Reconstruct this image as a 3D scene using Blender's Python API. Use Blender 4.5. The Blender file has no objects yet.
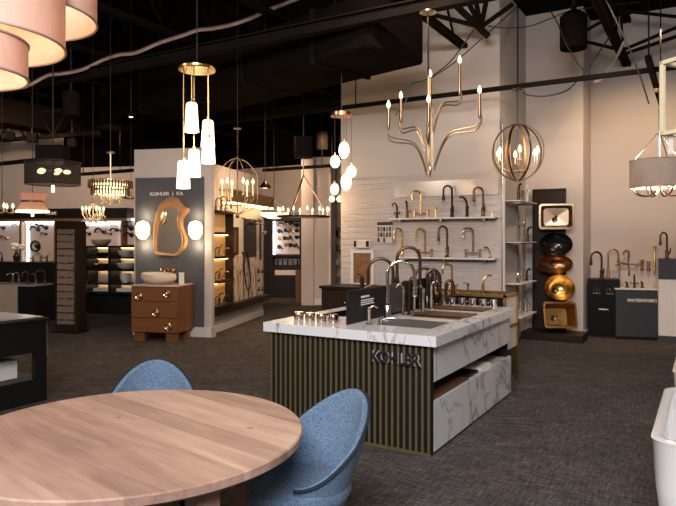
import bpy, bmesh, math, random
from mathutils import Vector, Matrix
random.seed(7)
sc = bpy.context.scene
COL = sc.collection
PI = math.pi
R = math.radians

# ------------------------------------------------------------------ camera
F, CX, CY, EYE, YAW = 627.0, 338.0, 238.0, 1.63, R(30.5)
CS, SN = math.cos(YAW), math.sin(YAW)
cam = bpy.data.cameras.new('camera')
cam.sensor_width = 36.0
cam.lens = F / 676 * 36
cam.shift_y = -15 / 676
cam.clip_end = 100
co = bpy.data.objects.new('camera', cam)
co.location = (0, 0, EYE)
co.rotation_euler = (PI / 2, 0, YAW)
COL.objects.link(co)
sc.camera = co


def P(px, d, z=0.0):
    """a point of the showroom: direction px (photo column), d metres of depth, height z"""
    xc = (px - CX) / F * d
    return Vector((xc * CS - d * SN, d * CS + xc * SN, z))


def Z(py, d):
    return EYE + (CY - py) * d / F


def PN(px, n, z=0.0):
    """the point in direction px on the wall line y = n"""
    p = (px - CX) / F
    d = n / (CS + p * SN)
    return P(px, d, z)


def dep(px, n):
    return n / (CS + (px - CX) / F * SN)


# ------------------------------------------------------------------ materials
def new_mat(name):
    m = bpy.data.materials.new(name)
    m.use_nodes = True
    nt = m.node_tree
    return m, nt, nt.nodes['Principled BSDF']


def mat(name, c, rough=0.5, metal=0.0, var=0.08, scale=12.0, emit=None, es=0.0, bump=0.0, trans=0.0, alpha=1.0, coat=0.0, spec=0.5):
    m, nt, b = new_mat(name)
    N = nt.nodes.new
    L = nt.links.new
    b.inputs['Roughness'].default_value = rough
    b.inputs['Metallic'].default_value = metal
    b.inputs['Transmission Weight'].default_value = trans
    b.inputs['Alpha'].default_value = alpha
    b.inputs['Coat Weight'].default_value = coat
    b.inputs['Specular IOR Level'].default_value = spec
    tc = N('ShaderNodeTexCoord')
    nz = N('ShaderNodeTexNoise')
    nz.inputs['Scale'].default_value = scale
    nz.inputs['Detail'].default_value = 4
    L(tc.outputs['Object'], nz.inputs['Vector'])
    mx = N('ShaderNodeMix')
    mx.data_type = 'RGBA'
    lo = [max(0, v * (1 - var)) for v in c] + [1]
    hi = [min(1, v * (1 + var)) for v in c] + [1]
    mx.inputs[6].default_value = lo
    mx.inputs[7].default_value = hi
    L(nz.outputs['Fac'], mx.inputs[0])
    L(mx.outputs[2], b.inputs['Base Color'])
    if emit:
        b.inputs['Emission Color'].default_value = (*emit, 1)
        b.inputs['Emission Strength'].default_value = es
    if bump:
        bp = N('ShaderNodeBump')
        bp.inputs['Strength'].default_value = bump
        bp.inputs['Distance'].default_value = 0.004
        L(nz.outputs['Fac'], bp.inputs['Height'])
        L(bp.outputs['Normal'], b.inputs['Normal'])
    return m


def ramp(nt, stops):
    r = nt.nodes.new('ShaderNodeValToRGB')
    el = r.color_ramp.elements
    while len(el) < len(stops):
        el.new(0.5)
    for e, (p, c) in zip(el, stops):
        e.position = p
        e.color = (*c, 1)
    return r


def carpet_mat():
    m, nt, b = new_mat('carpet')
    N, L = nt.nodes.new, nt.links.new
    tc = N('ShaderNodeTexCoord')
    outs = []
    for sx, sy in ((6, 105), (80, 6), (2.5, 2.5), (34, 34)):
        mp = N('ShaderNodeMapping')
        mp.inputs['Scale'].default_value = (sx, sy, 1)
        mp.inputs['Rotation'].default_value = (0, 0, R(4))
        nz = N('ShaderNodeTexNoise')
        nz.inputs['Scale'].default_value = 1.0
        nz.inputs['Detail'].default_value = 3
        L(tc.outputs['Object'], mp.inputs['Vector'])
        L(mp.outputs['Vector'], nz.inputs['Vector'])
        outs.append(nz.outputs['Fac'])
    def add(a, c, op='ADD', v=None):
        k = N('ShaderNodeMath')
        k.operation = op
        L(a, k.inputs[0])
        if v is None:
            L(c, k.inputs[1])
        else:
            k.inputs[1].default_value = v
        return k.outputs[0]
    s = add(add(outs[0], None, 'MULTIPLY', 1.2), add(outs[1], None, 'MULTIPLY', 0.8))
    s = add(s, add(outs[3], None, 'MULTIPLY', 0.3))
    s = add(s, add(outs[2], None, 'MULTIPLY', 0.25))
    s = add(s, None, 'MULTIPLY', 1 / 2.55)
    r = ramp(nt, [(0.36, (0.030, 0.026, 0.026)), (0.47, (0.062, 0.054, 0.053)), (0.55, (0.108, 0.097, 0.095)), (0.66, (0.23, 0.21, 0.205))])
    L(s, r.inputs[0])
    L(r.outputs[0], b.inputs['Base Color'])
    b.inputs['Roughness'].default_value = 1.0
    b.inputs['Specular IOR Level'].default_value = 0.1
    bp = N('ShaderNodeBump')
    bp.inputs['Strength'].default_value = 0.5
    bp.inputs['Distance'].default_value = 0.005
    L(s, bp.inputs['Height'])
    L(bp.outputs['Normal'], b.inputs['Normal'])
    return m


def plank_mat(name, tones, width, rough=0.5, grain=1.0, dirx=True, knots=True):
    """boards along local x, each a little different, with long grain"""
    m, nt, b = new_mat(name)
    N, L = nt.nodes.new, nt.links.new
    tc = N('ShaderNodeTexCoord')
    sp = N('ShaderNodeSeparateXYZ')
    L(tc.outputs['Object'], sp.inputs[0])
    dv = N('ShaderNodeMath')
    dv.operation = 'DIVIDE'
    L(sp.outputs['Y' if dirx else 'X'], dv.inputs[0])
    dv.inputs[1].default_value = width
    fl = N('ShaderNodeMath')
    fl.operation = 'FLOOR'
    L(dv.outputs[0], fl.inputs[0])
    wn = N('ShaderNodeTexWhiteNoise')
    wn.noise_dimensions = '1D'
    L(fl.outputs[0], wn.inputs['W'])
    mp = N('ShaderNodeMapping')
    mp.inputs['Scale'].default_value = (1.9, 17, 17) if dirx else (17, 1.9, 1.9)
    L(tc.outputs['Object'], mp.inputs['Vector'])
    off = N('ShaderNodeVectorMath')
    off.operation = 'ADD'
    L(mp.outputs['Vector'], off.inputs[0])
    cb = N('ShaderNodeCombineXYZ')
    mu = N('ShaderNodeMath')
    mu.operation = 'MULTIPLY'
    L(fl.outputs[0], mu.inputs[0])
    mu.inputs[1].default_value = 7.31
    L(mu.outputs[0], cb.inputs[0])
    L(cb.outputs[0], off.inputs[1])
    nz = N('ShaderNodeTexNoise')
    nz.inputs['Scale'].default_value = 1.0
    nz.inputs['Detail'].default_value = 7
    nz.inputs['Distortion'].default_value = 0.6
    L(off.outputs[0], nz.inputs['Vector'])
    fm = N('ShaderNodeVectorMath')
    fm.operation = 'MULTIPLY'
    L(off.outputs[0], fm.inputs[0])
    fm.inputs[1].default_value = (2.6, 5.5, 5.5) if dirx else (5.5, 2.6, 2.6)
    fz = N('ShaderNodeTexNoise')
    fz.inputs['Scale'].default_value = 1.0
    fz.inputs['Detail'].default_value = 5
    L(fm.outputs[0], fz.inputs['Vector'])
    bl = N('ShaderNodeTexNoise')
    bl.inputs['Scale'].default_value = 3.2
    bl.inputs['Detail'].default_value = 4
    L(tc.outputs['Object'], bl.inputs['Vector'])
    s1 = N('ShaderNodeMath')
    s1.operation = 'MULTIPLY_ADD'
    L(fz.outputs['Fac'], s1.inputs[0])
    s1.inputs[1].default_value = 0.40
    L(nz.outputs['Fac'], s1.inputs[2])
    s2 = N('ShaderNodeMath')
    s2.operation = 'MULTIPLY_ADD'
    L(bl.outputs['Fac'], s2.inputs[0])
    s2.inputs[1].default_value = 0.55
    L(s1.outputs[0], s2.inputs[2])
    s3 = N('ShaderNodeMath')
    s3.operation = 'MULTIPLY'
    L(s2.outputs[0], s3.inputs[0])
    s3.inputs[1].default_value = 0.513
    a = N('ShaderNodeMath')
    a.operation = 'MULTIPLY_ADD'
    L(wn.outputs['Value'], a.inputs[0])
    a.inputs[1].default_value = 0.24
    g = N('ShaderNodeMath')
    g.operation = 'MULTIPLY'
    L(s3.outputs[0], g.inputs[0])
    g.inputs[1].default_value = 0.62 * grain
    L(g.outputs[0], a.inputs[2])
    r = ramp(nt, tones)
    L(a.outputs[0], r.inputs[0])
    col = r.outputs[0]
    if knots:
        vo = N('ShaderNodeTexVoronoi')
        vo.inputs['Scale'].default_value = 2.9
        mp2 = N('ShaderNodeMapping')
        mp2.inputs['Scale'].default_value = (0.75, 1.3, 1)
        L(tc.outputs['Object'], mp2.inputs['Vector'])
        L(mp2.outputs['Vector'], vo.inputs['Vector'])
        kr = ramp(nt, [(0.0, (0.30, 0.24, 0.2)), (0.035, (0.45, 0.38, 0.33)), (0.06, (1, 1, 1))])
        L(vo.outputs['Distance'], kr.inputs[0])
        mm = N('ShaderNodeMix')
        mm.data_type = 'RGBA'
        mm.blend_type = 'MULTIPLY'
        mm.inputs[0].default_value = 0.8
        L(col, mm.inputs[6])
        L(kr.outputs[0], mm.inputs[7])
        col = mm.outputs[2]
    L(col, b.inputs['Base Color'])
    b.inputs['Roughness'].default_value = rough
    b.inputs['Specular IOR Level'].default_value = 0.25
    return m


def marble_mat(name='white_marble', base=(0.72, 0.72, 0.74), vd=0.5, vw=1.0):
    m, nt, b = new_mat(name)
    N, L = nt.nodes.new, nt.links.new
    tc = N('ShaderNodeTexCoord')
    def vein(scale, wid, seedv):
        mp = N('ShaderNodeMapping')
        mp.inputs['Location'].default_value = (seedv, seedv * 2, seedv * 3)
        mp.inputs['Rotation'].default_value = (0.75, 0.3 + 0.1 * seedv, 0.5)
        mp.inputs['Scale'].default_value = (1.5, 0.75, 0.4)
        L(tc.outputs['Object'], mp.inputs['Vector'])
        nz = N('ShaderNodeTexNoise')
        nz.inputs['Scale'].default_value = scale
        nz.inputs['Detail'].default_value = 5
        nz.inputs['Distortion'].default_value = 0.35
        L(mp.outputs['Vector'], nz.inputs['Vector'])
        s = N('ShaderNodeMath')
        s.operation = 'SUBTRACT'
        L(nz.outputs['Fac'], s.inputs[0])
        s.inputs[1].default_value = 0.5
        ab = N('ShaderNodeMath')
        ab.operation = 'ABSOLUTE'
        L(s.outputs[0], ab.inputs[0])
        r = ramp(nt, [(0.0, (vd,) * 3), (wid * 0.4 * vw, ((1 + vd) / 2,) * 3), (wid * vw, (1, 1, 1))])
        L(ab.outputs[0], r.inputs[0])
        return r.outputs[0]
    v1, v2 = vein(1.6, 0.022, 3.1), vein(3.2, 0.012, 8.7)
    mm = N('ShaderNodeMix')
    mm.data_type = 'RGBA'
    mm.blend_type = 'MULTIPLY'
    mm.inputs[0].default_value = 1
    L(v1, mm.inputs[6])
    L(v2, mm.inputs[7])
    m2 = N('ShaderNodeMix')
    m2.data_type = 'RGBA'
    m2.blend_type = 'MULTIPLY'
    m2.inputs[0].default_value = 1
    L(mm.outputs[2], m2.inputs[6])
    m2.inputs[7].default_value = (*base, 1)
    L(m2.outputs[2], b.inputs['Base Color'])
    b.inputs['Roughness'].default_value = 0.22
    return m


def fabric_mat(name, dark, light, scale=260):
    m, nt, b = new_mat(name)
    N, L = nt.nodes.new, nt.links.new
    tc = N('ShaderNodeTexCoord')
    acc = None
    for s in ((scale, scale, scale * 0.25), (scale * 0.3, scale * 0.3, scale)):
        mp = N('ShaderNodeMapping')
        mp.inputs['Scale'].default_value = s
        L(tc.outputs['Object'], mp.inputs['Vector'])
        nz = N('ShaderNodeTexNoise')
        nz.inputs['Scale'].default_value = 1
        nz.inputs['Detail'].default_value = 2
        L(mp.outputs['Vector'], nz.inputs['Vector'])
        if acc is None:
            acc = nz.outputs['Fac']
        else:
            k = N('ShaderNodeMath')
            k.operation = 'ADD'
            L(acc, k.inputs[0])
            L(nz.outputs['Fac'], k.inputs[1])
            acc = k.outputs[0]
    h = N('ShaderNodeMath')
    h.operation = 'MULTIPLY'
    L(acc, h.inputs[0])
    h.inputs[1].default_value = 0.5
    r = ramp(nt, [(0.36, dark), (0.64, light)])
    L(h.outputs[0], r.inputs[0])
    L(r.outputs[0], b.inputs['Base Color'])
    b.inputs['Roughness'].default_value = 0.95
    b.inputs['Sheen Weight'].default_value = 0.05
    bp = N('ShaderNodeBump')
    bp.inputs['Strength'].default_value = 0.3
    bp.inputs['Distance'].default_value = 0.002
    L(h.outputs[0], bp.inputs['Height'])
    L(bp.outputs['Normal'], b.inputs['Normal'])
    return m


def shade_mat(name, c, mix=0.5):
    """thin lamp shade fabric: half diffuse, half translucent, with a woven noise"""
    m, nt, b = new_mat(name)
    N, L = nt.nodes.new, nt.links.new
    out = nt.nodes['Material Output']
    tc = N('ShaderNodeTexCoord')
    nz = N('ShaderNodeTexNoise')
    nz.inputs['Scale'].default_value = 60
    mp = N('ShaderNodeMapping')
    mp.inputs['Scale'].default_value = (3, 3, 0.3)
    L(tc.outputs['Object'], mp.inputs['Vector'])
    L(mp.outputs['Vector'], nz.inputs['Vector'])
    r = ramp(nt, [(0.35, tuple(v * 0.92 for v in c)), (0.65, c)])
    L(nz.outputs['Fac'], r.inputs[0])
    d = N('ShaderNodeBsdfDiffuse')
    t = N('ShaderNodeBsdfTranslucent')
    L(r.outputs[0], d.inputs['Color'])
    L(r.outputs[0], t.inputs['Color'])
    mx = N('ShaderNodeMixShader')
    mx.inputs[0].default_value = mix
    L(d.outputs[0], mx.inputs[1])
    L(t.outputs[0], mx.inputs[2])
    L(mx.outputs[0], out.inputs['Surface'])
    return m


def mesh_fabric_mat(name, c, hole=0.5):
    m, nt, b = new_mat(name)
    N, L = nt.nodes.new, nt.links.new
    out = nt.nodes['Material Output']
    tr = N('ShaderNodeBsdfTransparent')
    mx = N('ShaderNodeMixShader')
    tc = N('ShaderNodeTexCoord')
    nz = N('ShaderNodeTexNoise')
    nz.inputs['Scale'].default_value = 90
    L(tc.outputs['Object'], nz.inputs['Vector'])
    r = ramp(nt, [(0.3, (hole * 0.7,) * 3), (0.7, (min(1, hole * 1.3),) * 3)])
    L(nz.outputs['Fac'], r.inputs[0])
    L(r.outputs[0], mx.inputs[0])
    b.inputs['Base Color'].default_value = (*c, 1)
    b.inputs['Roughness'].default_value = 0.8
    L(b.outputs[0], mx.inputs[1])
    L(tr.outputs[0], mx.inputs[2])
    L(mx.outputs[0], out.inputs['Surface'])
    return m


M = {}
M['carpet'] = carpet_mat()
M['ceiling'] = mat('black_painted_deck', (0.007, 0.006, 0.006), 0.9, var=0.3, scale=3, spec=0.02)
M['steel'] = mat('black_painted_steel', (0.013, 0.0105, 0.0095), 0.6, var=0.3, scale=9, spec=0.0)
M['duct'] = mat('dark_duct_paint', (0.0085, 0.0065, 0.0055), 0.75, var=0.25, scale=2, spec=0.0)
M['black_paint'] = mat('black_wall_paint', (0.004, 0.003, 0.0026), 0.9, var=0.2, spec=0.02)
M['wall'] = mat('warm_white_paint', (0.55, 0.505, 0.485), 0.75, var=0.03, scale=2, bump=0.02)
M['slat'] = mat('white_board', (0.50, 0.45, 0.435), 0.55, var=0.03, scale=4)
M['trim'] = mat('white_trim_paint', (0.72, 0.68, 0.66), 0.4, var=0.03)
M['grey_panel'] = mat('slate_wallcovering', (0.082, 0.084, 0.1), 0.7, var=0.3, scale=40, bump=0.2)
M['marble'] = marble_mat()
M['cream_marble'] = marble_mat('cream_veined_marble', (0.62, 0.5, 0.42), 0.08, 1.8)
M['table'] = plank_mat('weathered_oak_boards', [(0.26, (0.22, 0.13, 0.098)), (0.42, (0.36, 0.222, 0.168)), (0.54, (0.455, 0.292, 0.223)), (0.70, (0.57, 0.40, 0.315))], 0.14, 0.45, grain=1.2)
M['oak'] = plank_mat('oak_veneer', [(0.1, (0.13, 0.05, 0.02)), (0.5, (0.22, 0.09, 0.036)), (0.9, (0.28, 0.125, 0.053))], 0.7, 0.4, knots=False)
M['oak_dark'] = plank_mat('dark_oak', [(0.1, (0.012, 0.007, 0.005)), (0.9, (0.04, 0.022, 0.012))], 0.5, 0.45, knots=False)
M['walnut'] = plank_mat('walnut_board', [(0.1, (0.09, 0.04, 0.02)), (0.9, (0.22, 0.11, 0.055))], 0.2, 0.4, knots=False)
M['blue'] = fabric_mat('blue_woven_fabric', (0.046, 0.082, 0.14), (0.165, 0.25, 0.365))
M['piping'] = mat('dark_blue_piping', (0.008, 0.014, 0.026), 0.8)
M['black'] = mat('satin_black', (0.010, 0.009, 0.010), 0.45, var=0.2, spec=0.25)
M['black_gloss'] = mat('gloss_black', (0.008, 0.008, 0.009), 0.15, var=0.1)
M['grey_gloss'] = mat('grey_gloss', (0.06, 0.05, 0.048), 0.2, var=0.3)
M['navy'] = mat('navy_grey_paint', (0.026, 0.029, 0.039), 0.5, var=0.1)
M['olive'] = mat('olive_bronze_slat', (0.105, 0.084, 0.034), 0.5, metal=0.1, var=0.12)
M['chrome'] = mat('chrome', (0.82, 0.8, 0.78), 0.12, 1.0, var=0.02)
M['steel_brushed'] = mat('brushed_steel', (0.55, 0.52, 0.5), 0.28, 1.0, var=0.06, scale=40)
M['nickel'] = mat('polished_nickel', (0.55, 0.46, 0.38), 0.2, 1.0, var=0.03)
M['bronze'] = mat('aged_bronze', (0.13, 0.085, 0.055), 0.3, 1.0, var=0.15)
M['brass'] = mat('brass', (0.72, 0.46, 0.18), 0.25, 1.0, var=0.06)
M['brass_dark'] = mat('antique_brass', (0.42, 0.25, 0.09), 0.32, 1.0, var=0.1)
M['champagne'] = mat('champagne_gilt', (0.62, 0.48, 0.32), 0.28, 1.0, var=0.1)
M['copper'] = mat('copper', (0.66, 0.36, 0.18), 0.25, 1.0, var=0.12, scale=30)
M['gold_satin'] = mat('satin_pale_copper', (0.42, 0.29, 0.19), 0.22, 1.0, var=0.1, scale=20)
M['copper_dark'] = mat('dark_copper', (0.40, 0.2, 0.09), 0.3, 1.0, var=0.25, scale=20)
M['porcelain'] = mat('white_porcelain', (0.80, 0.79, 0.79), 0.12, var=0.01, coat=0.3)
M['cream_metal'] = mat('cream_gilt_metal', (0.80, 0.70, 0.46), 0.4, var=0.05)
M['orb'] = mat('burnished_band', (0.26, 0.17, 0.10), 0.3, 1.0, var=0.15)
M['paper'] = mat('white_card', (0.8, 0.78, 0.74), 0.7)
M['text_white'] = mat('white_lettering', (0.85, 0.83, 0.8), 0.6, var=0.01)
M['text_dark'] = mat('dark_lettering', (0.016, 0.012, 0.014), 0.35, var=0.05)
M['text_edge'] = mat('pale_letter_edge', (0.45, 0.4, 0.4), 0.4)
M['bulb'] = mat('lit_bulb', (1, 0.9, 0.7), 0.4, emit=(1.0, 0.64, 0.30), es=3.2)
M['bulb_bright'] = mat('bright_bulb', (1, 0.9, 0.7), 0.4, emit=(1.0, 0.66, 0.33), es=14)
M['glass_lit'] = mat('lit_opal_glass', (1, 0.95, 0.85), 0.4, emit=(1.0, 0.80, 0.53), es=2.6)
M['globe_lit'] = mat('lit_opal_globe', (1, 0.93, 0.8), 0.4, emit=(1.0, 0.76, 0.47), es=1.9)
M['led'] = mat('lit_led_strip', (1, 1, 1), 0.4, emit=(0.9, 0.94, 1.0), es=9.0)
M['led_warm'] = mat('lit_warm_strip', (1, 0.9, 0.7), 0.4, emit=(1.0, 0.66, 0.3), es=6.0)
M['candle'] = mat('candle_sleeve', (0.75, 0.66, 0.5), 0.5)
M['shade_pink'] = shade_mat('pale_rose_shade_fabric', (0.84, 0.62, 0.52), 0.42)
M['shade_grey'] = shade_mat('taupe_shade_fabric', (0.48, 0.42, 0.37), 0.25)
M['shade_rim'] = mat('shade_trim', (0.42, 0.28, 0.23), 0.8)
M['mesh_black'] = mesh_fabric_mat('sheer_black_mesh', (0.012, 0.008, 0.006), 0.38)
M['crystal'] = mat('crystal', (0.9, 0.82, 0.72), 0.08, var=0.02, trans=0.85)
M['smoke_glass'] = mat('smoked_glass_rod', (0.085, 0.05, 0.03), 0.12, metal=0.0, var=0.3)
M['mirror'] = mat('mirror_glass', (0.75, 0.72, 0.66), 0.03, 1.0, var=0.0)
M['glass'] = mat('shelf_glass', (0.82, 0.87, 0.86), 0.08, trans=0.55, var=0.0)
M['stone'] = mat('beige_stone', (0.5, 0.4, 0.31), 0.4, var=0.18, scale=5)
M['panel_light'] = mat('pale_display_board', (0.62, 0.56, 0.56), 0.6, var=0.03)
M['tan'] = mat('tan_timber', (0.17, 0.09, 0.042), 0.5, var=0.15, scale=8)
M['hose'] = mat('pale_pink_conduit', (0.40, 0.32, 0.29), 0.5, var=0.75, scale=3)
M['red'] = mat('dark_red_sleeve', (0.16, 0.035, 0.03), 0.5)
M['cable'] = mat('black_cable', (0.015, 0.012, 0.011), 0.5)
M['flower'] = mat('white_petals', (0.85, 0.78, 0.68), 0.7)
M['green'] = mat('leaf_green', (0.07, 0.12, 0.03), 0.6, var=0.3)
M['photo'] = mat('brown_print', (0.22, 0.11, 0.055), 0.4, var=0.8, scale=14)
M['drawer_pull'] = mat('pale_gold_pull', (0.85, 0.70, 0.50), 0.15, 1.0, var=0.05)


# ------------------------------------------------------------------ mesh builder
class G:
    def __init__(s):
        s.bm = bmesh.new()

    def box(s, x0, x1, y0, y1, z0, z1, mtx=None):
        v = [s.bm.verts.new((x, y, z)) for z in (z0, z1) for y in (y0, y1) for x in (x0, x1)]
        for f in ((0, 2, 3, 1), (4, 5, 7, 6), (0, 1, 5, 4), (2, 6, 7, 3), (0, 4, 6, 2), (1, 3, 7, 5)):
            s.bm.faces.new([v[i] for i in f])
        if mtx:
            bmesh.ops.transform(s.bm, matrix=mtx, verts=v)
        return s

    def tube(s, pts, r, seg=8, closed=False, cap=True):
        pts = [Vector(p) for p in pts]
        n = len(pts)
        rr = r if isinstance(r, (list, tuple)) else [r] * n
        rings = []
        up = None
        for i, p in enumerate(pts):
            a = pts[(i - 1) % n] if (closed or i > 0) else p
            b = pts[(i + 1) % n] if (closed or i < n - 1) else p
            t = (b - a)
            if t.length < 1e-9:
                t = Vector((0, 0, 1))
            t.normalize()
            if up is None:
                up = Vector((0, 0, 1)) if abs(t.z) < 0.9 else Vector((1, 0, 0))
            x = up - t * up.dot(t)
            if x.length < 1e-5:
                x = t.orthogonal()
            x.normalize()
            up = x
            y = t.cross(x)
            rings.append([s.bm.verts.new(p + (x * math.cos(k * 2 * PI / seg) + y * math.sin(k * 2 * PI / seg)) * rr[i]) for k in range(seg)])
        for i in range(n if closed else n - 1):
            A, B = rings[i], rings[(i + 1) % n]
            for k in range(seg):
                s.bm.faces.new((A[k], A[(k + 1) % seg], B[(k + 1) % seg], B[k]))
        if cap and not closed:
            s.bm.faces.new(list(reversed(rings[0])))
            s.bm.faces.new(rings[-1])
        return s

    def lathe(s, prof, c=(0, 0, 0), seg=24, mtx=None, sx=1.0, sy=1.0, close=False):
        """prof: (r, z) from first to last, turned about the vertical through c"""
        rings, allv = [], []
        for r, z in prof:
            if r < 1e-6:
                v = s.bm.verts.new((c[0], c[1], c[2] + z))
                rings.append([v] * seg)
                allv.append(v)
            else:
                rg = [s.bm.verts.new((c[0] + sx * r * math.cos(k * 2 * PI / seg), c[1] + sy * r * math.sin(k * 2 * PI / seg), c[2] + z)) for k in range(seg)]
                rings.append(rg)
                allv += rg
        m = len(rings)
        for i in range(m if close else m - 1):
            A, B = rings[i], rings[(i + 1) % m]
            for k in range(seg):
                q = []
                for v in (A[k], A[(k + 1) % seg], B[(k + 1) % seg], B[k]):
                    if v not in q:
                        q.append(v)
                if len(q) > 2:
                    try:
                        s.bm.faces.new(q)
                    except ValueError:
                        pass
        if mtx:
            bmesh.ops.transform(s.bm, matrix=mtx, verts=allv)
        return s

    def cyl(s, c, r, z0, z1, seg=20, r1=None, mtx=None):
        r1 = r if r1 is None else r1
        return s.lathe([(0, z0), (r, z0), (r1, z1), (0, z1)], c, seg, mtx)

    def ball(s, c, r, sz=1.0, seg=12, n=8, sx=1.0, sy=1.0):
        return s.lathe([(r * math.sin(PI * i / n), -r * sz * math.cos(PI * i / n)) for i in range(n + 1)], c, seg, sx=sx, sy=sy)

    def ring(s, c, rad, r, seg=40, ts=6, plane='xy', rot=0.0):
        pts = []
        for k in range(seg):
            a = k * 2 * PI / seg
            if plane == 'xy':
                q = Vector((rad * math.cos(a), rad * math.sin(a), 0))
            else:
                q = Matrix.Rotation(rot, 3, 'Z') @ Vector((rad * math.cos(a), 0, rad * math.sin(a)))
            pts.append(Vector(c) + q)
        return s.tube(pts, r, ts, closed=True)

    def prism(s, poly, z0, z1, mtx=None):
        a = [s.bm.verts.new((x, y, z0)) for x, y in poly]
        b = [s.bm.verts.new((x, y, z1)) for x, y in poly]
        n = len(poly)
        s.bm.faces.new(list(reversed(a)))
        s.bm.faces.new(b)
        for i in range(n):
            s.bm.faces.new((a[i], a[(i + 1) % n], b[(i + 1) % n], b[i]))
        if mtx:
            bmesh.ops.transform(s.bm, matrix=mtx, verts=a + b)
        return s

    def grid(s, rows, closed=False):
        """rows of points, quads between neighbours"""
        V = [[s.bm.verts.new(p) for p in r] for r in rows]
        n = len(V)
        for i in range(n if closed else n - 1):
            A, B = V[i], V[(i + 1) % n]
            for k in range(len(A) - 1):
                s.bm.faces.new((A[k], A[k + 1], B[k + 1], B[k]))
        return s

    def bevel(s, w, seg=2, ang=40):
        bmesh.ops.recalc_face_normals(s.bm, faces=s.bm.faces)
        ed = [e for e in s.bm.edges if len(e.link_faces) == 2 and e.calc_face_angle(0) > R(ang)]
        bmesh.ops.bevel(s.bm, geom=ed, offset=w, segments=seg, affect='EDGES', clamp_overlap=True)
        return s

    def build(s, name, m, parent=None, smooth=True, loc=None, rz=0.0):
        bmesh.ops.remove_doubles(s.bm, verts=s.bm.verts, dist=1e-6)
        bmesh.ops.recalc_face_normals(s.bm, faces=s.bm.faces)
        me = bpy.data.meshes.new(name)
        s.bm.to_mesh(me)
        s.bm.free()
        me.materials.append(m if not isinstance(m, str) else M[m])
        if smooth:
            for p in me.polygons:
                p.use_smooth = True
            me.set_sharp_from_angle(angle=R(38))
        o = bpy.data.objects.new(name, me)
        COL.objects.link(o)
        if parent:
            o.parent = parent
        if loc is not None:
            o.location = loc
        o.rotation_euler.z = rz
        return o


def tag(o, label=None, cat=None, group=None, kind=None):
    if label:
        o['label'] = label
    if cat:
        o['category'] = cat
    if group:
        o['group'] = group
    if kind:
        o['kind'] = kind
    return o


def thing(name, label, cat, loc=(0, 0, 0), rz=0.0, group=None):
    o = bpy.data.objects.new(name, None)
    o.empty_display_size = 0.1
    COL.objects.link(o)
    o.location = loc
    o.rotation_euler.z = rz
    return tag(o, label, cat, group)


def copy_thing(src, loc, rz=None, label=None, group=None, scale=None):
    r = src.copy()
    COL.objects.link(r)
    r.location = loc
    if rz is not None:
        r.rotation_euler.z = rz
    if scale:
        r.scale = (scale,) * 3
    if label:
        r['label'] = label
    if group:
        r['group'] = group
    for ch in list(src.children):
        c = ch.copy()
        COL.objects.link(c)
        c.parent = r
        for g in list(ch.children):
            d = g.copy()
            COL.objects.link(d)
            d.parent = c
    return r


def struct(name, g, m, parent=None, smooth=False, label=None):
    o = g.build(name, m, parent, smooth)
    if parent is None:
        o['kind'] = 'structure'
    if label:
        o['label'] = label
    return o


def text_mesh(name, body, m, w, h, ext, parent, loc, rz=0.0, thick=0.0, tilt=PI / 2):
    """lettering, w wide and h tall, standing upright, its face towards local -y"""
    cu = bpy.data.curves.new('lettering', 'FONT')
    cu.body = body
    cu.extrude = 0.5
    cu.offset = thick
    cu.resolution_u = 3
    ob = bpy.data.objects.new('lettering_source', cu)
    COL.objects.link(ob)
    dg = bpy.context.evaluated_depsgraph_get()
    me = bpy.data.meshes.new_from_object(ob.evaluated_get(dg))
    bpy.data.objects.remove(ob)
    bpy.data.curves.remove(cu)
    xs = [v.co.x for v in me.vertices]
    ys = [v.co.y for v in me.vertices]
    x0, x1, y0, y1 = min(xs), max(xs), min(ys), max(ys)
    for v in me.vertices:
        x = (v.co.x - (x0 + x1) / 2) / (x1 - x0) * w
        y = (v.co.y - (y0 + y1) / 2) / (y1 - y0) * h
        z = v.co.z * ext
        v.co = (x, -z, y)
    me.materials.clear()
    me.materials.append(M[m])
    o = bpy.data.objects.new(name, me)
    COL.objects.link(o)
    o.parent = parent
    o.location = loc
    o.rotation_euler.z = rz
    return o


def lamp(px_loc, energy, color=(1.0, 0.70, 0.40), size=0.04, name='lamp_glow'):
    l = bpy.data.lights.new(name, 'POINT')
    l.energy = energy
    l.color = color
    l.shadow_soft_size = size
    o = bpy.data.objects.new(name, l)
    COL.objects.link(o)
    o.location = px_loc
    return o


def spot(loc, target, energy, angle=70, color=(1.0, 0.76, 0.52), blend=0.8, size=0.06):
    l = bpy.data.lights.new('added_wash_spot', 'SPOT')  # bare spot with no fixture, added to wash an area
    l.energy = energy
    l.color = color
    l.spot_size = R(angle)
    l.spot_blend = blend
    l.shadow_soft_size = size
    o = bpy.data.objects.new('added_wash_spot', l)
    COL.objects.link(o)
    o.location = loc
    o.rotation_euler = (Vector(target) - Vector(loc)).to_track_quat('-Z', 'Y').to_euler()
    return o


def area(loc, target, energy, sx, sy, color=(1, 1, 1), name='bounced_flash_light'):  # used for the stand-in of the bounced camera flash
    l = bpy.data.lights.new(name, 'AREA')
    l.shape = 'RECTANGLE'
    l.size, l.size_y = sx, sy
    l.energy = energy
    l.color = color
    o = bpy.data.objects.new(name, l)
    COL.objects.link(o)
    o.location = loc
    o.rotation_euler = (Vector(target) - Vector(loc)).to_track_quat('-Z', 'Y').to_euler()
    return o


def arc_pts(c, r, a0, a1, n, u, w):
    """points on an arc round c in the plane of unit vectors u, w"""
    c, u, w = Vector(c), Vector(u), Vector(w)
    return [c + u * (r * math.cos(a0 + (a1 - a0) * i / n)) + w * (r * math.sin(a0 + (a1 - a0) * i / n)) for i in range(n + 1)]


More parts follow.
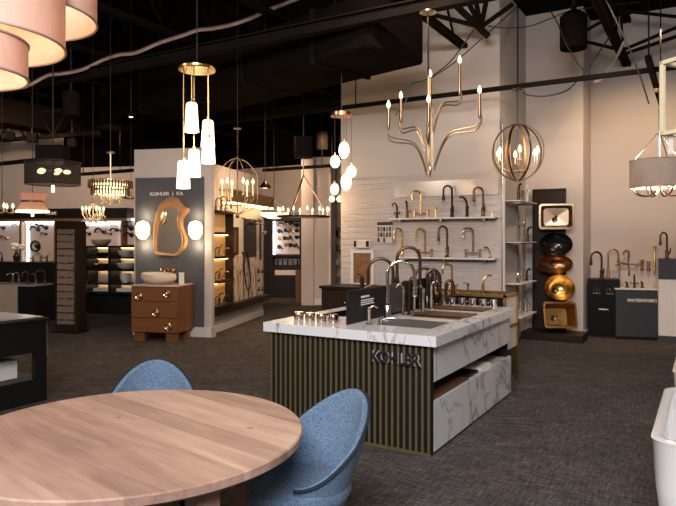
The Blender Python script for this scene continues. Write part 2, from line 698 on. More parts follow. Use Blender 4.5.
def spline(pts, n=8):
    """smooth curve through the points"""
    pts = [Vector(p) for p in pts]
    out = []
    for i in range(len(pts) - 1):
        p0, p1, p2, p3 = pts[max(i - 1, 0)], pts[i], pts[i + 1], pts[min(i + 2, len(pts) - 1)]
        for k in range(n):
            t = k / n
            out.append(0.5 * ((2 * p1) + (p2 - p0) * t + (2 * p0 - 5 * p1 + 4 * p2 - p3) * t * t + (3 * p1 - p0 - 3 * p2 + p3) * t ** 3))
    out.append(pts[-1])
    return out
SC = (1.0, 0.74, 0.55); KEY, SPOT, CHAIR_TURN = 560.0, 1.4, 12.0

# ================================================================== THE SETTING
struct('floor', G().box(-22, 8, -4, 24, -0.1, 0), 'carpet')
struct('wall_south', G().box(-12, 8, -4, -3.8, 0, 5.4), 'wall')
struct('wall_east', G().box(7.8, 8, -3.8, 11.6, 0, 5.4), 'wall')
struct('ceiling', G().box(-22, 8, -4, 24, 5.4, 5.5), 'ceiling')
# the faucet wall and the bays to its right
struct('wall_center', G().box(-5.39, -2.66, 9.25, 11.9, 0, 5.4), 'wall')
struct('wall_north', G().box(-2.66, -1.74, 10.81, 11.9, 0, 5.4), 'wall')
struct('wall_northeast', G().box(-1.74, 4.5, 11.61, 11.9, 0, 5.4), 'wall')
struct('baseboard_north', G().box(-2.66, -1.72, 10.79, 10.81, 0, 0.10).box(-1.74, -1.72, 10.81, 11.61, 0, 0.10), 'trim')
# far wall: white below, black paint above
w = struct('wall_back', G().box(-17, -5.0, 15.1, 15.3, 0, 3.75), 'wall')
struct('upper_wall', G().box(-17, -5.0, 15.08, 15.3, 3.75, 5.4), 'black_paint', w)
# column in front of it
c0 = P(302.5, 15.2)
pl = struct('pillar', G().box(-0.03, 0.27, 0, 0.9, 0, 3.6).box(0.27, 0.66, 0.12, 0.9, 0, 3.6), 'wall')
struct('upper_pillar', G().box(-0.03, 0.66, 0, 0.9, 3.6, 5.4), 'black_paint', pl)
pl.location, pl.rotation_euler.z = c0, R(21)
bp = struct('trim_1', G().box(0.27, 0.68, 0.10, 0.92, 0, 0.16).box(0.62, 0.68, 0.10, 0.16, 0.16, 3.2), 'trim')
bp.location, bp.rotation_euler.z = c0, R(21)

AR = YAW - R(11.9)                       # the turned partitions on the left


def LF(px0, d0):
    o = P(px0, d0)
    return o


# left far wall (local x along the wall, its face towards local -y)
WL0 = P(60, 15)


def LX(px, off=0.0):
    """local x on the left wall plane (off metres in front of it)"""
    p = (px - CX) / F
    x0, d0 = (60 - CX) / F * 15 - 0.206 * off, 15 - 0.978 * off
    return (p * d0 - x0) / (0.978 + 0.206 * p)


def LD(px, off=0.0):
    return 15 - 0.978 * off - 0.206 * LX(px, off)


def LZ(px, py, off=0.0):
    return Z(py, LD(px, off))


w = struct('wall_left', G().box(-8, 3.6, 0, 0.2, 0, 3.3).box(-8, 0.1, 0, 0.2, 3.3, 4.3), 'wall')
w.location, w.rotation_euler.z = WL0, AR
struct('upper_wall', G().box(-8, 0.1, 0, 0.2, 4.3, 5.4).box(0.1, 3.6, 0, 0.2, 3.3, 5.4), 'black_paint', w)

# the angled partition with the vanity (front face local y = 0, right edge local x = 0)
PA = P(212, 10.3)


def at_A(x, y, z=0.0):
    return PA + Matrix.Rotation(AR, 3, 'Z') @ Vector((x, y, z))


w = struct('wall_middle', G().box(-1.40, 0, 0, 0.10, 0, 3.12), 'wall')
w.location, w.rotation_euler.z = PA, AR
pn = struct('wallcovering', G().box(-1.375, -0.135, -0.012, 0, 0.16, 2.64), 'grey_panel', w, label='slate grey textured wallcovering')
t = text_mesh('lettering', 'KOHLER  |  KA', 'text_white', 0.60, 0.075, 0.012, pn, (-0.80, -0.018, 2.36), thick=0.01)
t['label'] = 'white brand lettering'
b = struct('baseboard_middle', G().box(-1.41, 0.03, -0.03, 0, 0, 0.16).box(0, 0.03, -0.03, 0.10, 0, 0.16), 'trim')
b.location, b.rotation_euler.z = PA, AR


def SY(px, x=-0.1):
    p = (px - CX) / F
    a, d0 = -2.07 + 0.978 * x, 10.3 - 0.206 * x
    return (p * d0 - a) / (0.206 - 0.978 * p)


def SZ(px, py, x=-0.1):
    return Z(py, 10.3 - 0.206 * x + 0.978 * SY(px, x))


# wall behind the shower display
w = struct('wall_shower', G().box(-0.55, -0.14, 0.10, 3.0, 0, 2.9), 'wall')
w.location, w.rotation_euler.z = PA, AR
struct('baseboard_shower', G().box(-0.14, -0.125, 0.10, 3.0, 0, 0.12), 'trim').location = PA
bpy.data.objects['baseboard_shower'].rotation_euler.z = AR

# ------------------------------------------------------------------ open ceiling: joists, beam, rails, duct
def joist(E, n0, n1):
    g = G()
    for dx in (-0.035, 0.035):
        g.box(E + dx - 0.03, E + dx + 0.03, n0, n1, 5.26, 5.33)
        g.box(E + dx - 0.03, E + dx + 0.03, n0, n1, 4.52, 4.58)
    k, n = 0, n0
    while n + 0.6 <= n1:
        a, b_ = ((4.55, 5.3) if k % 2 == 0 else (5.3, 4.55))
        g.tube([(E, n, a), (E, n + 0.6, b_)], 0.018, 6)
        n += 0.6
        k += 1
    return struct('roof_beam', g, 'steel')


for E, n0, n1 in ((0.9, -2, 11.6), (-1.17, -2, 11.6), (-3.2, -2, 9.2), (-4.9, -2, 9.2), (-6.6, -2, 15), (-8.3, -2, 15), (-10.0, -2, 15), (-11.7, -2, 14), (-13.4, -2, 13)):
    joist(E, n0, n1)
# girders running east-west
struct('roof_girder', G().box(-16, 1, 6.02, 6.14, 3.98, 4.0).box(-16, 1, 6.02, 6.14, 4.10, 4.12).box(-16, 1, 6.07, 6.09, 3.99, 4.11), 'steel')
struct('roof_girder', G().box(-17, -5.6, 11.2, 11.4, 4.30, 4.52), 'steel')
struct('roof_girder', G().box(-16, 2, 3.2, 3.4, 4.60, 4.9), 'steel')
# cross bracing between the joists at the right
g = G()
for n in (10.9,):
    for e0, e1 in ((-3.1, -1.17), (-1.17, 0.9)):
        g.tube([(e0 + 0.4 if e0 < -3 else e0, n, 4.62), (e1, n, 5.25)], 0.028, 6)
        g.tube([(e0 + 0.4 if e0 < -3 else e0, n, 5.25), (e1, n, 4.62)], 0.028, 6)
g.tube([(-1.17, 10.9, 4.55), (0.9, 10.9, 5.0)], 0.03, 6)
struct('roof_bracing', g, 'steel')
# truss end fanning above the branch chandelier
g = G()
h = P(481, 8.9)
zc = Z(27, 8.9)
for px, py in ((434, 15), (468, 2), (476, 2), (486, 2), (513, 4)):
    q = P(px, 8.75)
    g.tube([(h.x, h.y, zc), (q.x, q.y, Z(py, 8.75))], 0.035, 6)
q0, q1 = P(446, 8.6), P(488, 8.95)
g.tube([(q0.x, q0.y, Z(-4, 8.6)), (q1.x, q1.y, Z(36, 8.95))], 0.06, 4)
struct('roof_truss', g, 'steel')
# small trusses above the far left displays
g = G()
for k in range(9):
    x = -4.6 + k * 0.75
    g.tube([(x, -1.6, 3.75), (x + 0.375, -1.6, 4.25)], 0.02, 5)
    g.tube([(x + 0.375, -1.6, 4.25), (x + 0.75, -1.6, 3.75)], 0.02, 5)
g.box(-5, 2.6, -1.64, -1.56, 3.70, 3.78).box(-5, 2.6, -1.64, -1.56, 4.22, 4.30)
o = struct('roof_truss', g, 'steel')
o.location, o.rotation_euler.z = WL0, AR - R(9)

# big duct over the showroom
p1, p2 = P(262, 9.85), P(427, 7.62)
dv = (p2 - p1)
ln, an = dv.length, math.atan2(dv.y, dv.x)
t = thing('air_duct', 'large dark rectangular air duct under the black ceiling', 'duct', (p1.x, p1.y, 3.75), an)
G().box(-4.2, ln - 0.05, -1.0, 0, 0, 0.62).bevel(0.02, 2).build('duct_run', 'duct', t)
for x in (-3.4, -2.0, -0.6, 0.8, 2.2):
    G().box(x, x + 0.05, -1.03, 0.03, -0.02, 0.65).build('flange', 'steel', t)
for x in (-3, 0, 2.5):
    for y in (-0.9, -0.1):
        G().tube([(x, y, 0.6), (x, y, 1.65)], 0.012, 5).build('hanger', 'steel', t)
t = thing('air_duct', 'long dark duct with a brownish underside over the far left displays', 'duct', (-12.2, 9.0, 3.9))
G().box(-0.3, 0.3, -5, 3.4, 0, 0.5).bevel(0.02).build('duct_run', 'duct', t)
for y in (-4, -1, 2):
    G().tube([(0, y, 0.5), (0, y, 1.5)], 0.012, 5).build('hanger', 'steel', t)

# fixture rail across the faucet wall
t = thing('fixture_rail', 'long black fixture rail crossing in front of the white faucet wall', 'rail', (-3.6, 8.7, 3.72))
G().box(-4.4, 5.0, -0.025, 0.025, -0.03, 0.03).build('rail', 'steel', t)
for x in (-3.5, -1.2, 1.35, 3.4):
    G().tube([(x, 0, 0.03), (x, 0, 1.68)], 0.01, 5).build('hanger', 'steel', t)

for (pa, pb, dd, z, lb) in ((-40, 60, 10.0, 2.83, 'black fixture rail left of and behind the black mesh drum pendant'), (72, 133, 12.0, 2.88, 'black fixture rail behind the smoked glass chandelier'), (263, 338, 12.4, 3.02, 'black fixture rail over the aisle behind the ring chandelier')):
    q = P((pa + pb) / 2, dd, z)
    x0, x1 = PN(pa, q.y).x, PN(pb, q.y).x
    t = thing('fixture_rail', lb, 'rail', (0, q.y, z))
    G().box(x0, x1, -0.025, 0.025, -0.03, 0.03).build('rail', 'steel', t, smooth=False)
    for k in (0.2, 0.8):
        xx = x0 + (x1 - x0) * k
        G().tube([(xx, 0, 0.03), (xx, 0, 5.4 - z)], 0.008, 5).build('hanger', 'steel', t)

# ================================================================== TABLE AND CHAIRS
TC = P(CX - 0.93 / 2.845 * F, 2.845)
t = thing('dining_table', 'large round dining table with a weathered oak plank top', 'table', TC, R(-10.4))
rt = 0.768
G().lathe([(0, 0.712), (rt - 0.012, 0.712), (rt, 0.722), (rt, 0.752), (rt - 0.006, 0.758), (0, 0.758)], seg=96).build('tabletop', 'table', t)
g = G()
for a in (0, PI / 2):
    m = Matrix.Rotation(a - 0.124, 4, 'Z')
    g.box(-0.60, 0.60, -0.04, 0.04, 0.63, 0.712, m)
g.bevel(0.008, 1).build('base_frame', 'table', t)
for k in range(4):
    m = Matrix.Rotation(k * PI / 2 - 0.124, 4, 'Z')
    G().box(0.57, 0.67, -0.05, 0.05, 0.0, 0.712, m).bevel(0.006, 1).build('leg', 'table', t)


def chair(name, label, loc, face):
    """tub chair; local +y is the way it faces"""
    t = thing(name, label, 'chair', loc, face - PI / 2, 'blue dining chairs')
    # shell: theta from the middle of the back round to the arms
    n, TM = 48, R(136)

    def top(th):
        a = abs(th) / TM
        return 0.495 + 0.345 * max(0.0, math.cos(a * PI / 2 * 0.98)) ** 2.35

    def rad(th, z, side):
        f = (z - 0.36) / 0.5
        base = 0.195 + 0.07 * min(1, max(0, f) * 1.7) + 0.012 * f
        return base - (0 if side else 0.032)

    def pt(th, z, side):
        r = rad(th, z, side)
        lean = 0.075 * max(0, (z - 0.45) / 0.42) ** 1.2 * max(0, math.cos(th))
        return Vector((r * 1.03 * math.sin(th), -r * math.cos(th) * 1.0 - lean - 0.0, z))
    rows, edge = [], []
    for i in range(n + 1):
        th = -TM + 2 * TM * i / n
        zt = top(th)
        out = [pt(th, 0.36 + (zt - 0.36) * k / 10, 1) for k in range(11)]
        inn = [pt(th, zt - (zt - 0.36) * k / 10, 0) for k in range(11)]
        mid = (out[-1] + inn[0]) / 2 + Vector((0, 0, 0.014))
        row = out + [mid] + inn
        rows.append(row + [row[0]])
        edge.append(out[-1] + Vector((0.002 * math.sin(th), -0.002 * math.cos(th), 0.006)))
    g = G().grid(rows)
    for r in (rows[0], rows[-1]):
        m_ = len(r) - 1
        vs = [g.bm.verts.new(p) for p in r[:m_]]
        for k in range(m_ // 2):
            q = [vs[k], vs[k + 1], vs[m_ - 2 - k], vs[m_ - 1 - k]]
            if len(set(q)) == 4:
                g.bm.faces.new(q)
    bk = g.build('backrest', 'blue', t)
    G().tube(edge, 0.0085, 6).build('piping', 'piping', bk)
    prof = [(0, 0.34), (0.16, 0.34), (0.20, 0.352), (0.225, 0.38), (0.25, 0.43), (0.245, 0.463), (0.21, 0.478), (0.12, 0.484), (0, 0.486)]
    g = G().lathe(prof, (0, 0.0, 0), 40, sx=0.93, sy=0.93)
    for v in g.bm.verts:
        if v.co.y > 0.05:
            v.co.y = 0.05 + (v.co.y - 0.05) * 1.32
            v.co.x *= 1.06
    g.build('seat', 'blue', t)
    for sx in (-1, 1):
        for sy in (-1, 1):
            G().tube([(0.15 * sx, 0.15 * sy, 0.34), (0.215 * sx, 0.215 * sy, 0)], [0.02, 0.011], 10).build('leg', 'black', t)
    return t


def aim(a, b):
    return math.atan2(b.y - a.y, b.x - a.x)


q = P(CX - 0.165 / 3.02 * F, 3.02)
chair('dining_chair', 'blue fabric tub chair at the table beside the fluted island, seen in profile', q, math.atan2(-0.60, -0.80) + YAW)
q = P(CX - 1.10 / 3.68 * F, 3.68)
chair('dining_chair', 'blue fabric tub chair behind the round table, only its back showing', q, aim(q, TC))

# ================================================================== SINK ISLAND
IX0, IX1, IY0, IY1 = -3.243, -1.764, 4.352, 6.5
isl = thing('display_island', 'white marble topped sink island with a fluted front and dark brand lettering', 'island', (IX0, IY0, 0))
W_, D_ = IX1 - IX0, IY1 - IY0
H0, H1 = 0.832, 0.91
# countertop with openings for the sinks
holes = [(0.10, 0.38, 0.62, 1.55), (0.86, 1.36, 0.30, 0.78), (0.86, 1.36, 0.88, 1.42), (0.66, 1.36, 1.62, 1.98)]


def slab_with_holes(x0, x1, y0, y1, z0, z1, hs):
    xs = sorted({x0, x1} | {h[0] for h in hs} | {h[1] for h in hs})
    ys = sorted({y0, y1} | {h[2] for h in hs} | {h[3] for h in hs})
    bm = bmesh.new()
    top = {}
    def inh(x, y):
        return any(h[0] < x < h[1] and h[2] < y < h[3] for h in hs)
    g = G()
    V = {}
    def v(x, y, z):
        k = (round(x, 5), round(y, 5), z)
        if k not in V:
            V[k] = g.bm.verts.new((x, y, z))
        return V[k]
    solid = {}
    for i in range(len(xs) - 1):
        for j in range(len(ys) - 1):
            solid[i, j] = not inh((xs[i] + xs[i + 1]) / 2, (ys[j] + ys[j + 1]) / 2)
    for (i, j), ok in solid.items():
        if not ok:
            continue
        a, b, c, d = xs[i], xs[i + 1], ys[j], ys[j + 1]
        g.bm.faces.new((v(a, c, z1), v(b, c, z1), v(b, d, z1), v(a, d, z1)))
        g.bm.faces.new((v(a, d, z0), v(b, d, z0), v(b, c, z0), v(a, c, z0)))
        for (ni, nj, p, q) in ((i - 1, j, (a, d), (a, c)), (i + 1, j, (b, c), (b, d)), (i, j - 1, (a, c), (b, c)), (i, j + 1, (b, d), (a, d))):
            if not solid.get((ni, nj), False):
                g.bm.faces.new((v(*p, z0), v(*q, z0), v(*q, z1), v(*p, z1)))
    return g


slab_with_holes(-0.035, W_ + 0.06, -0.05, D_ + 0.02, H0, H1, holes).build('countertop', 'marble', isl, smooth=False)
# fluted front
ff = G().box(0, W_, 0.003, 0.05, 0.02, H0).build('front_panel', 'black', isl, smooth=False)
g = G()
nsl = 30
for k in range(nsl):
    x = 0.004 + (W_ - 0.035) * k / (nsl - 1)
    g.box(x + 0.006, x + 0.024, -0.008, 0.01, 0.02, H0)
g.box(0, W_, -0.01, 0.01, 0.005, 0.03)
g.build('slats', 'olive', ff, smooth=False)
# marble right-hand side: apron above, drawer-like box below, open shelf between
G().box(W_ - 0.04, W_, 0.03, D_, 0.55, H0).build('apron', 'marble', isl, smooth=False)
G().box(W_ - 0.55, W_, 0.055, D_ + 0.05, 0.025, 0.40).build('lower_shelf_box', 'marble', isl, smooth=False)
G().box(0.02, W_ - 0.56, 0.055, D_, 0.02, H0 - 0.3).build('carcass', 'black', isl, smooth=False)
G().box(0.0, 0.02, 0.05, D_, 0.02, H0).build('side_panel', 'black', isl, smooth=False)
G().box(0.02, W_ - 0.02, D_ - 0.03, D_ - 0.005, 0.40, H0).build('rear_panel', 'black', isl, smooth=False)
G().box(0.05, W_ - 0.05, 0.08, D_ - 0.08, 0.0, 0.025).build('plinth', 'black', isl, smooth=False)
lt = text_mesh('lettering', 'KOHLER', 'text_dark', 0.41, 0.092, 0.022, isl, (-2.047 - IX0, -0.024, 0.716), thick=0.014)
lt['label'] = 'dark raised brand lettering'
lb = text_mesh('letter_backing', 'KOHLER', 'text_edge', 0.41, 0.092, 0.010, lt, (0.006, 0.012, -0.003), thick=0.012)


def island_pt(px, py, z=H1):
    d = F * (EYE - z) / (py - CY)
    return P(px, d, z)


# sinks let into the top
def sink(label, h, m, depth=0.2, drain=True, lip=0.012):
    x0, x1, y0, y1 = (IX0 + h[0] + 0.004, IX0 + h[1] - 0.004, IY0 + h[2] + 0.004, IY0 + h[3] - 0.004)
    cx, cy = (x0 + x1) / 2, (y0 + y1) / 2
    a, b = (x1 - x0) / 2, (y1 - y0) / 2
    t = thing('kitchen_sink', label, 'sink', (cx, cy, H1 - depth), 0, 'sinks let into the island')
    g = G()
    z1 = depth - 0.002
    th = 0.008
    g.box(-a, a, -b, b, 0, th)
    g.box(-a, -a + th, -b, b, 0, z1).box(a - th, a, -b, b, 0, z1)
    g.box(-a, a, -b, -b + th, 0, z1).box(-a, a, b - th, b, 0, z1)
    g.build('basin', m, t, smooth=False)
    G().lathe([(0, th), (0.045, th), (0.045, th + 0.004), (0.03, th + 0.005), (0.012, th + 0.001), (0, th + 0.001)], seg=20).build('drain', 'chrome', t)
    return t


sink('long dark trough sink along the far left edge of the island', holes[0], 'black_gloss', 0.16)
sink('steel sink at the front right corner of the island top', holes[1], 'steel_brushed', 0.17)
sink('steel sink behind the first one on the island, under a wooden board', holes[2], 'steel_brushed', 0.18)
sink('dark sink at the far end of the island below the black backsplash', holes[3], 'black_gloss', 0.17)
# cutting boards over the sinks and in the open shelf
def board(name, label, cat, x0, x1, y0, y1, z, th, m, hole=False):
    cx, cy = IX0 + (x0 + x1) / 2, IY0 + (y0 + y1) / 2
    a, b = (x1 - x0) / 2, (y1 - y0) / 2
    o = G().box(-a, a, -b, b, 0, th).bevel(0.004, 2).build(name, m, None, loc=(cx, cy, z))
    return tag(o, label, cat)


board('cutting_board', 'walnut board laid over the second steel sink on the island', 'board', 0.84, 1.38, 1.10, 1.40, H1, 0.010, 'walnut')
board('sink_rack', 'pale stone board beside the first steel sink on the island', 'board', 0.84, 1.38, 0.80, 0.87, H1, 0.014, 'stone')
board('cutting_board', 'dark walnut board over the far sink on the island', 'board', 0.70, 1.36, 1.66, 1.94, H1, 0.010, 'walnut')
board('cutting_board', 'brown board lying in the open shelf of the island', 'board', 0.98, 1.46, 0.12, 0.92, 0.40, 0.02, 'walnut')
board('sample_tray', 'white tray in the open shelf at the far end of the island', 'tray', 1.02, 1.44, 1.30, 1.62, 0.40, 0.03, 'paper')
board('sample_tray', 'black tray in the middle of the open island shelf', 'tray', 1.05, 1.44, 0.98, 1.24, 0.40, 0.025, 'black')
# colander feet / control knobs in a row: left corner
for k in range(4):
    o = G().lathe([(0, 0), (0.040, 0), (0.042, 0.012), (0.046, 0.062), (0.040, 0.072), (0.0, 0.072)], seg=20).build('chrome_knob', 'nickel', None, loc=(IX0 + 0.15 + 0.118 * k, IY0 + 0.22, H1))
    tag(o, ['leftmost', 'second from the left', 'second from the right', 'rightmost'][k] + ' of four nickel knobs on the front left of the island top', 'knob', 'nickel knobs on the front left of the island')
nm = ['first', 'second', 'third', 'fourth', 'fifth', 'sixth']
for k in range(6):
    o = G().lathe([(0, 0), (0.033, 0), (0.036, 0.05), (0.04, 0.08), (0.0, 0.088)], seg=18).build('chrome_knob', 'chrome', None, loc=(IX0 + 0.78 + 0.112 * k, IY0 + 2.05, H1))
    tag(o, nm[k] + ' from the left of six chrome knobs at the far end of the island', 'knob', 'chrome knobs at the far end of the island')

# black panels standing along the middle of the island, facing the right-hand side
t = thing('counter_sign', 'black sign with lines of white print on the island, left of the chrome faucet', 'sign', (-2.56, 4.885, H1), PI / 2)
G().box(-0.375, 0.375, 0.0, 0.02, 0.0, 0.28).bevel(0.003, 1).build('panel', 'black', t)
g = G()
for k, (w_, z_, h_) in enumerate(((0.15, 0.205, 0.016), (0.24, 0.178, 0.009), (0.22, 0.160, 0.009), (0.24, 0.142, 0.009))):
    x = -0.15
    random.seed(k)
    while x < -0.15 + w_:
        ww = random.uniform(0.012, 0.034)
        g.box(x, min(x + ww, -0.15 + w_), -0.0025, 0.0, z_, z_ + h_)
        x += ww + 0.008
g.build('lettering', 'text_white', t, smooth=False)
t = thing('counter_divider', 'dark grey divider panel behind the black sign on the island', 'divider', (-2.56, 5.44, H1), PI / 2)
G().box(-0.155, 0.155, 0.0, 0.02, 0.0, 0.285).bevel(0.003, 1).build('panel', 'grey_gloss', t)
G().box(-0.155, 0.155, -0.03, 0.05, 0.0, 0.008).build('foot', 'black', t)
t = thing('counter_divider', 'long glossy brown black divider panel at the far half of the island', 'divider', (-2.56, 6.0, H1), PI / 2)
G().box(-0.38, 0.38, 0.0, 0.02, 0.0, 0.30).bevel(0.003, 1).build('panel', 'black_gloss', t)
G().box(-0.38, 0.38, -0.03, 0.05, 0.0, 0.008).build('foot', 'black', t)

# brass framed black backsplash cabinet beyond the island
t = thing('backsplash_cabinet', 'black cabinet edged with brass bars beyond the far end of the island', 'cabinet', (-2.6, 6.72, 0))
G().box(-0.80, 0.70, 0.02, 0.50, 0.08, 0.99).build('body', 'black_gloss', t, smooth=False)
G().box(0.70, 0.715, 0.03, 0.49, 0.40, 0.98).build('side_panel', 'panel_light', t, smooth=False)
g = G()
b_ = 0.014
for x in (-0.80, 0.72):
    for y in (0.014, 0.50):
        g.box(x - b_, x + b_, y - b_, y + b_, 0, 1.0)
for z in (1.0, 0.66):
    g.box(0.72 - b_, 0.72 + b_, 0, 0.514, z - b_, z + b_)
for y in (0.014, 0.50):
    g.box(-0.814, 0.734, y - b_, y + b_, 1.0 - b_, 1.0 + b_)
g.box(-0.814, -0.786, 0, 0.514, 0.986, 1.014)
g.build('brass_frame', 'brass', t, smooth=False)

# ================================================================== FAUCETS
def faucet(label, style, m, loc, rz, h, reach, group=None, name='faucet', drop=0.35, thick=1.0, sw=0.0):
    """local -y is where the spout points; h total height, reach spout to body"""
    t = thing(name, label, 'faucet', loc, rz, group)
    k = thick
    rr = reach / 2
    if style == 'arc':
        G().lathe([(0, 0), (0.027 * k, 0), (0.027 * k, 0.008), (0.022 * k, 0.016), (0.0, 0.016)], seg=16).build('base', m, t)
        bh = min(0.30 * h, 0.13)
        G().lathe([(0, 0.012), (0.019 * k, 0.012), (0.0195 * k, bh), (0.013 * k, bh + 0.012), (0, bh + 0.012)], seg=16).build('body', m, t)
        pts = [(0, 0, bh), (0, 0, h - rr - 0.012 * k)] + [(0, -rr + rr * math.cos(a), h - rr - 0.012 * k + rr * math.sin(a)) for a in [PI * i / 14 for i in range(1, 15)]]
        z_end = h - rr - drop * (h - rr - bh)
        pts.append((0, -reach, z_end))
        G().tube(pts, 0.0115 * k, 10).build('spout', m, t)
        G().lathe([(0, 0), (0.015 * k, 0), (0.0175 * k, 0.02), (0.0135 * k, 0.085), (0, 0.09)], (0, -reach, z_end - 0.07), 14).build('spray_head', m, t)
        G().tube([(0.012, 0, bh * 0.7), (0.05, 0, bh * 0.7), (0.058, 0, bh * 0.7 + 0.012), (0.066, 0, bh * 0.7 + 0.085)], [0.011 * k, 0.011 * k, 0.008 * k, 0.006 * k], 8).build('handle', m, t)
    elif style == 'bridge':
        w = 0.105
        for sx in (-1, 1):
            G().lathe([(0, 0), (0.026, 0), (0.026, 0.008), (0.014, 0.016), (0.014, 0.07), (0.019, 0.075), (0.019, 0.095), (0.012, 0.1), (0.012, 0.115), (0, 0.115)], (sx * w, 0, 0), 14).build('base', m, t)
            g = G().tube([(sx * w - 0.035, 0, 0.118), (sx * w + 0.035, 0, 0.118)], 0.007, 8).tube([(sx * w, -0.035, 0.118), (sx * w, 0.035, 0.118)], 0.007, 8)
            g.build('handle', m, t)
        G().tube([(-w, 0, 0.07), (w, 0, 0.07)], 0.011, 10).build('bridge', m, t)
        sx_, sy_ = -math.sin(sw), -math.cos(sw)
        pts = [(0, 0, 0.06), (0, 0, h - rr)] + [(sx_ * (rr - rr * math.cos(a)), sy_ * (rr - rr * math.cos(a)), h - rr + (rr - 0.01) * math.sin(a)) for a in [PI * i / 14 for i in range(1, 15)]] + [(sx_ * reach, sy_ * reach, h - rr - 0.05)]
        G().tube(pts, 0.0125 * k, 10).build('spout', m, t)
        G().lathe([(0, 0), (0.017, 0), (0.015, 0.035), (0, 0.035)], (sx_ * reach, sy_ * reach, h - rr - 0.08), 12).build('nozzle', m, t)
    elif style == 'square':
        w = 0.10
        for sx in (-1, 1):
            G().lathe([(0, 0), (0.026, 0), (0.026, 0.008), (0.014, 0.014), (0.014, 0.10), (0, 0.10)], (sx * w, 0, 0), 14).build('base', m, t)
            G().tube([(sx * w, 0, 0.09), (sx * (w + 0.06), 0, 0.11)], 0.008, 8).build('handle', m, t)
        G().tube([(-w, 0, 0.06), (w, 0, 0.06)], 0.011, 10).build('bridge', m, t)
        pts = spline([(0, 0, 0.06), (0, 0, h - 0.05), (0, -0.03, h - 0.01), (0, -reach + 0.03, h - 0.01), (0, -reach, h - 0.05), (0, -reach, h - 0.12)], 5)
        G().tube(pts, 0.0125, 10).build('spout', m, t)
    elif style == 'cross':
        G().lathe([(0, 0), (0.028, 0), (0.028, 0.01), (0.016, 0.02), (0.014, h * 0.75), (0.018, h * 0.78), (0, h * 0.82)], seg=14).build('body', m, t)
        pts = spline([(0, 0, h * 0.7), (0, -0.02, h * 0.92), (0, -reach * 0.6, h), (0, -reach, h * 0.9), (0, -reach, h * 0.78)], 5)
        G().tube(pts, 0.011, 8).build('spout', m, t)
        for sx in (-1, 1):
            g = G().tube([(0, 0, h * 0.32), (sx * 0.055, 0, h * 0.36)], 0.009, 8).tube([(sx * 0.055, -0.025, h * 0.36), (sx * 0.055, 0.025, h * 0.36)], 0.006, 6).tube([(sx * 0.055, 0, h * 0.36 - 0.025), (sx * 0.055, 0, h * 0.36 + 0.025)], 0.006, 6)
            g.build('handle', m, t)
    elif style == 'short':
        G().lathe([(0, 0), (0.028 * k, 0), (0.028 * k, 0.01), (0.02 * k, 0.018), (0.019 * k, h * 0.8), (0.021 * k, h * 0.82), (0.018 * k, h), (0, h)], seg=14).build('body', m, t)
        pts = spline([(0, 0, h * 0.62), (0, -reach * 0.5, h * 0.72), (0, -reach, h * 0.66), (0, -reach - 0.004, h * 0.56)], 5)
        G().tube(pts, 0.012 * k, 8).build('spout', m, t)
        G().tube([(0, 0, h), (0, 0.012, h + 0.012), (0.0, 0.06, h + 0.035)], [0.009, 0.008, 0.005], 8).build('handle', m, t)
    elif style == 'lever':
        G().lathe([(0, 0), (0.025 * k, 0), (0.025 * k, 0.01), (0.018 * k, 0.018), (0.017 * k, h * 0.55), (0, h * 0.57)], seg=14).build('body', m, t)
        G().tube(spline([(0, 0, h * 0.5), (0, -0.012, h * 0.8), (0, -reach * 0.6, h), (0, -reach, h * 0.97)], 5), [0.013 * k] * 10 + [0.011 * k] * 5 + [0.014 * k], 8).build('spout', m, t)
        G().tube([(0.015, 0, h * 0.35), (0.05, 0, h * 0.38), (0.06, 0, h * 0.55)], 0.007, 8).build('handle', m, t)
    elif style == 'spray':
        G().lathe([(0, 0), (0.028, 0), (0.028, 0.008), (0.016, 0.02), (0.013, 0.05), (0, 0.05)], seg=14).build('base', m, t)
        G().tube(spline([(0, 0, 0.04), (0, -0.006, h * 0.6), (0, -reach * 0.5, h * 0.92), (0, -reach, h * 0.9)], 5), [0.009] * 9 + [0.013] * 4 + [0.017] * 3, 10).build('spray_head', m, t)
    elif style == 'pump':
        G().lathe([(0, 0), (0.022 * k, 0), (0.022 * k, 0.008), (0.013 * k, 0.014), (0.012 * k, h * 0.7), (0.016 * k, h * 0.74), (0.016 * k, h * 0.9), (0, h * 0.94)], seg=14).build('body', m, t)
        G().tube(spline([(0, 0, h * 0.86), (0, -reach * 0.5, h), (0, -reach, h * 0.9)], 5), 0.007 * k, 8).build('spout', m, t)
    return t


SIDE = YAW - PI / 2        # spout to the viewer's left
SIDER = YAW + PI / 2
FWD = YAW

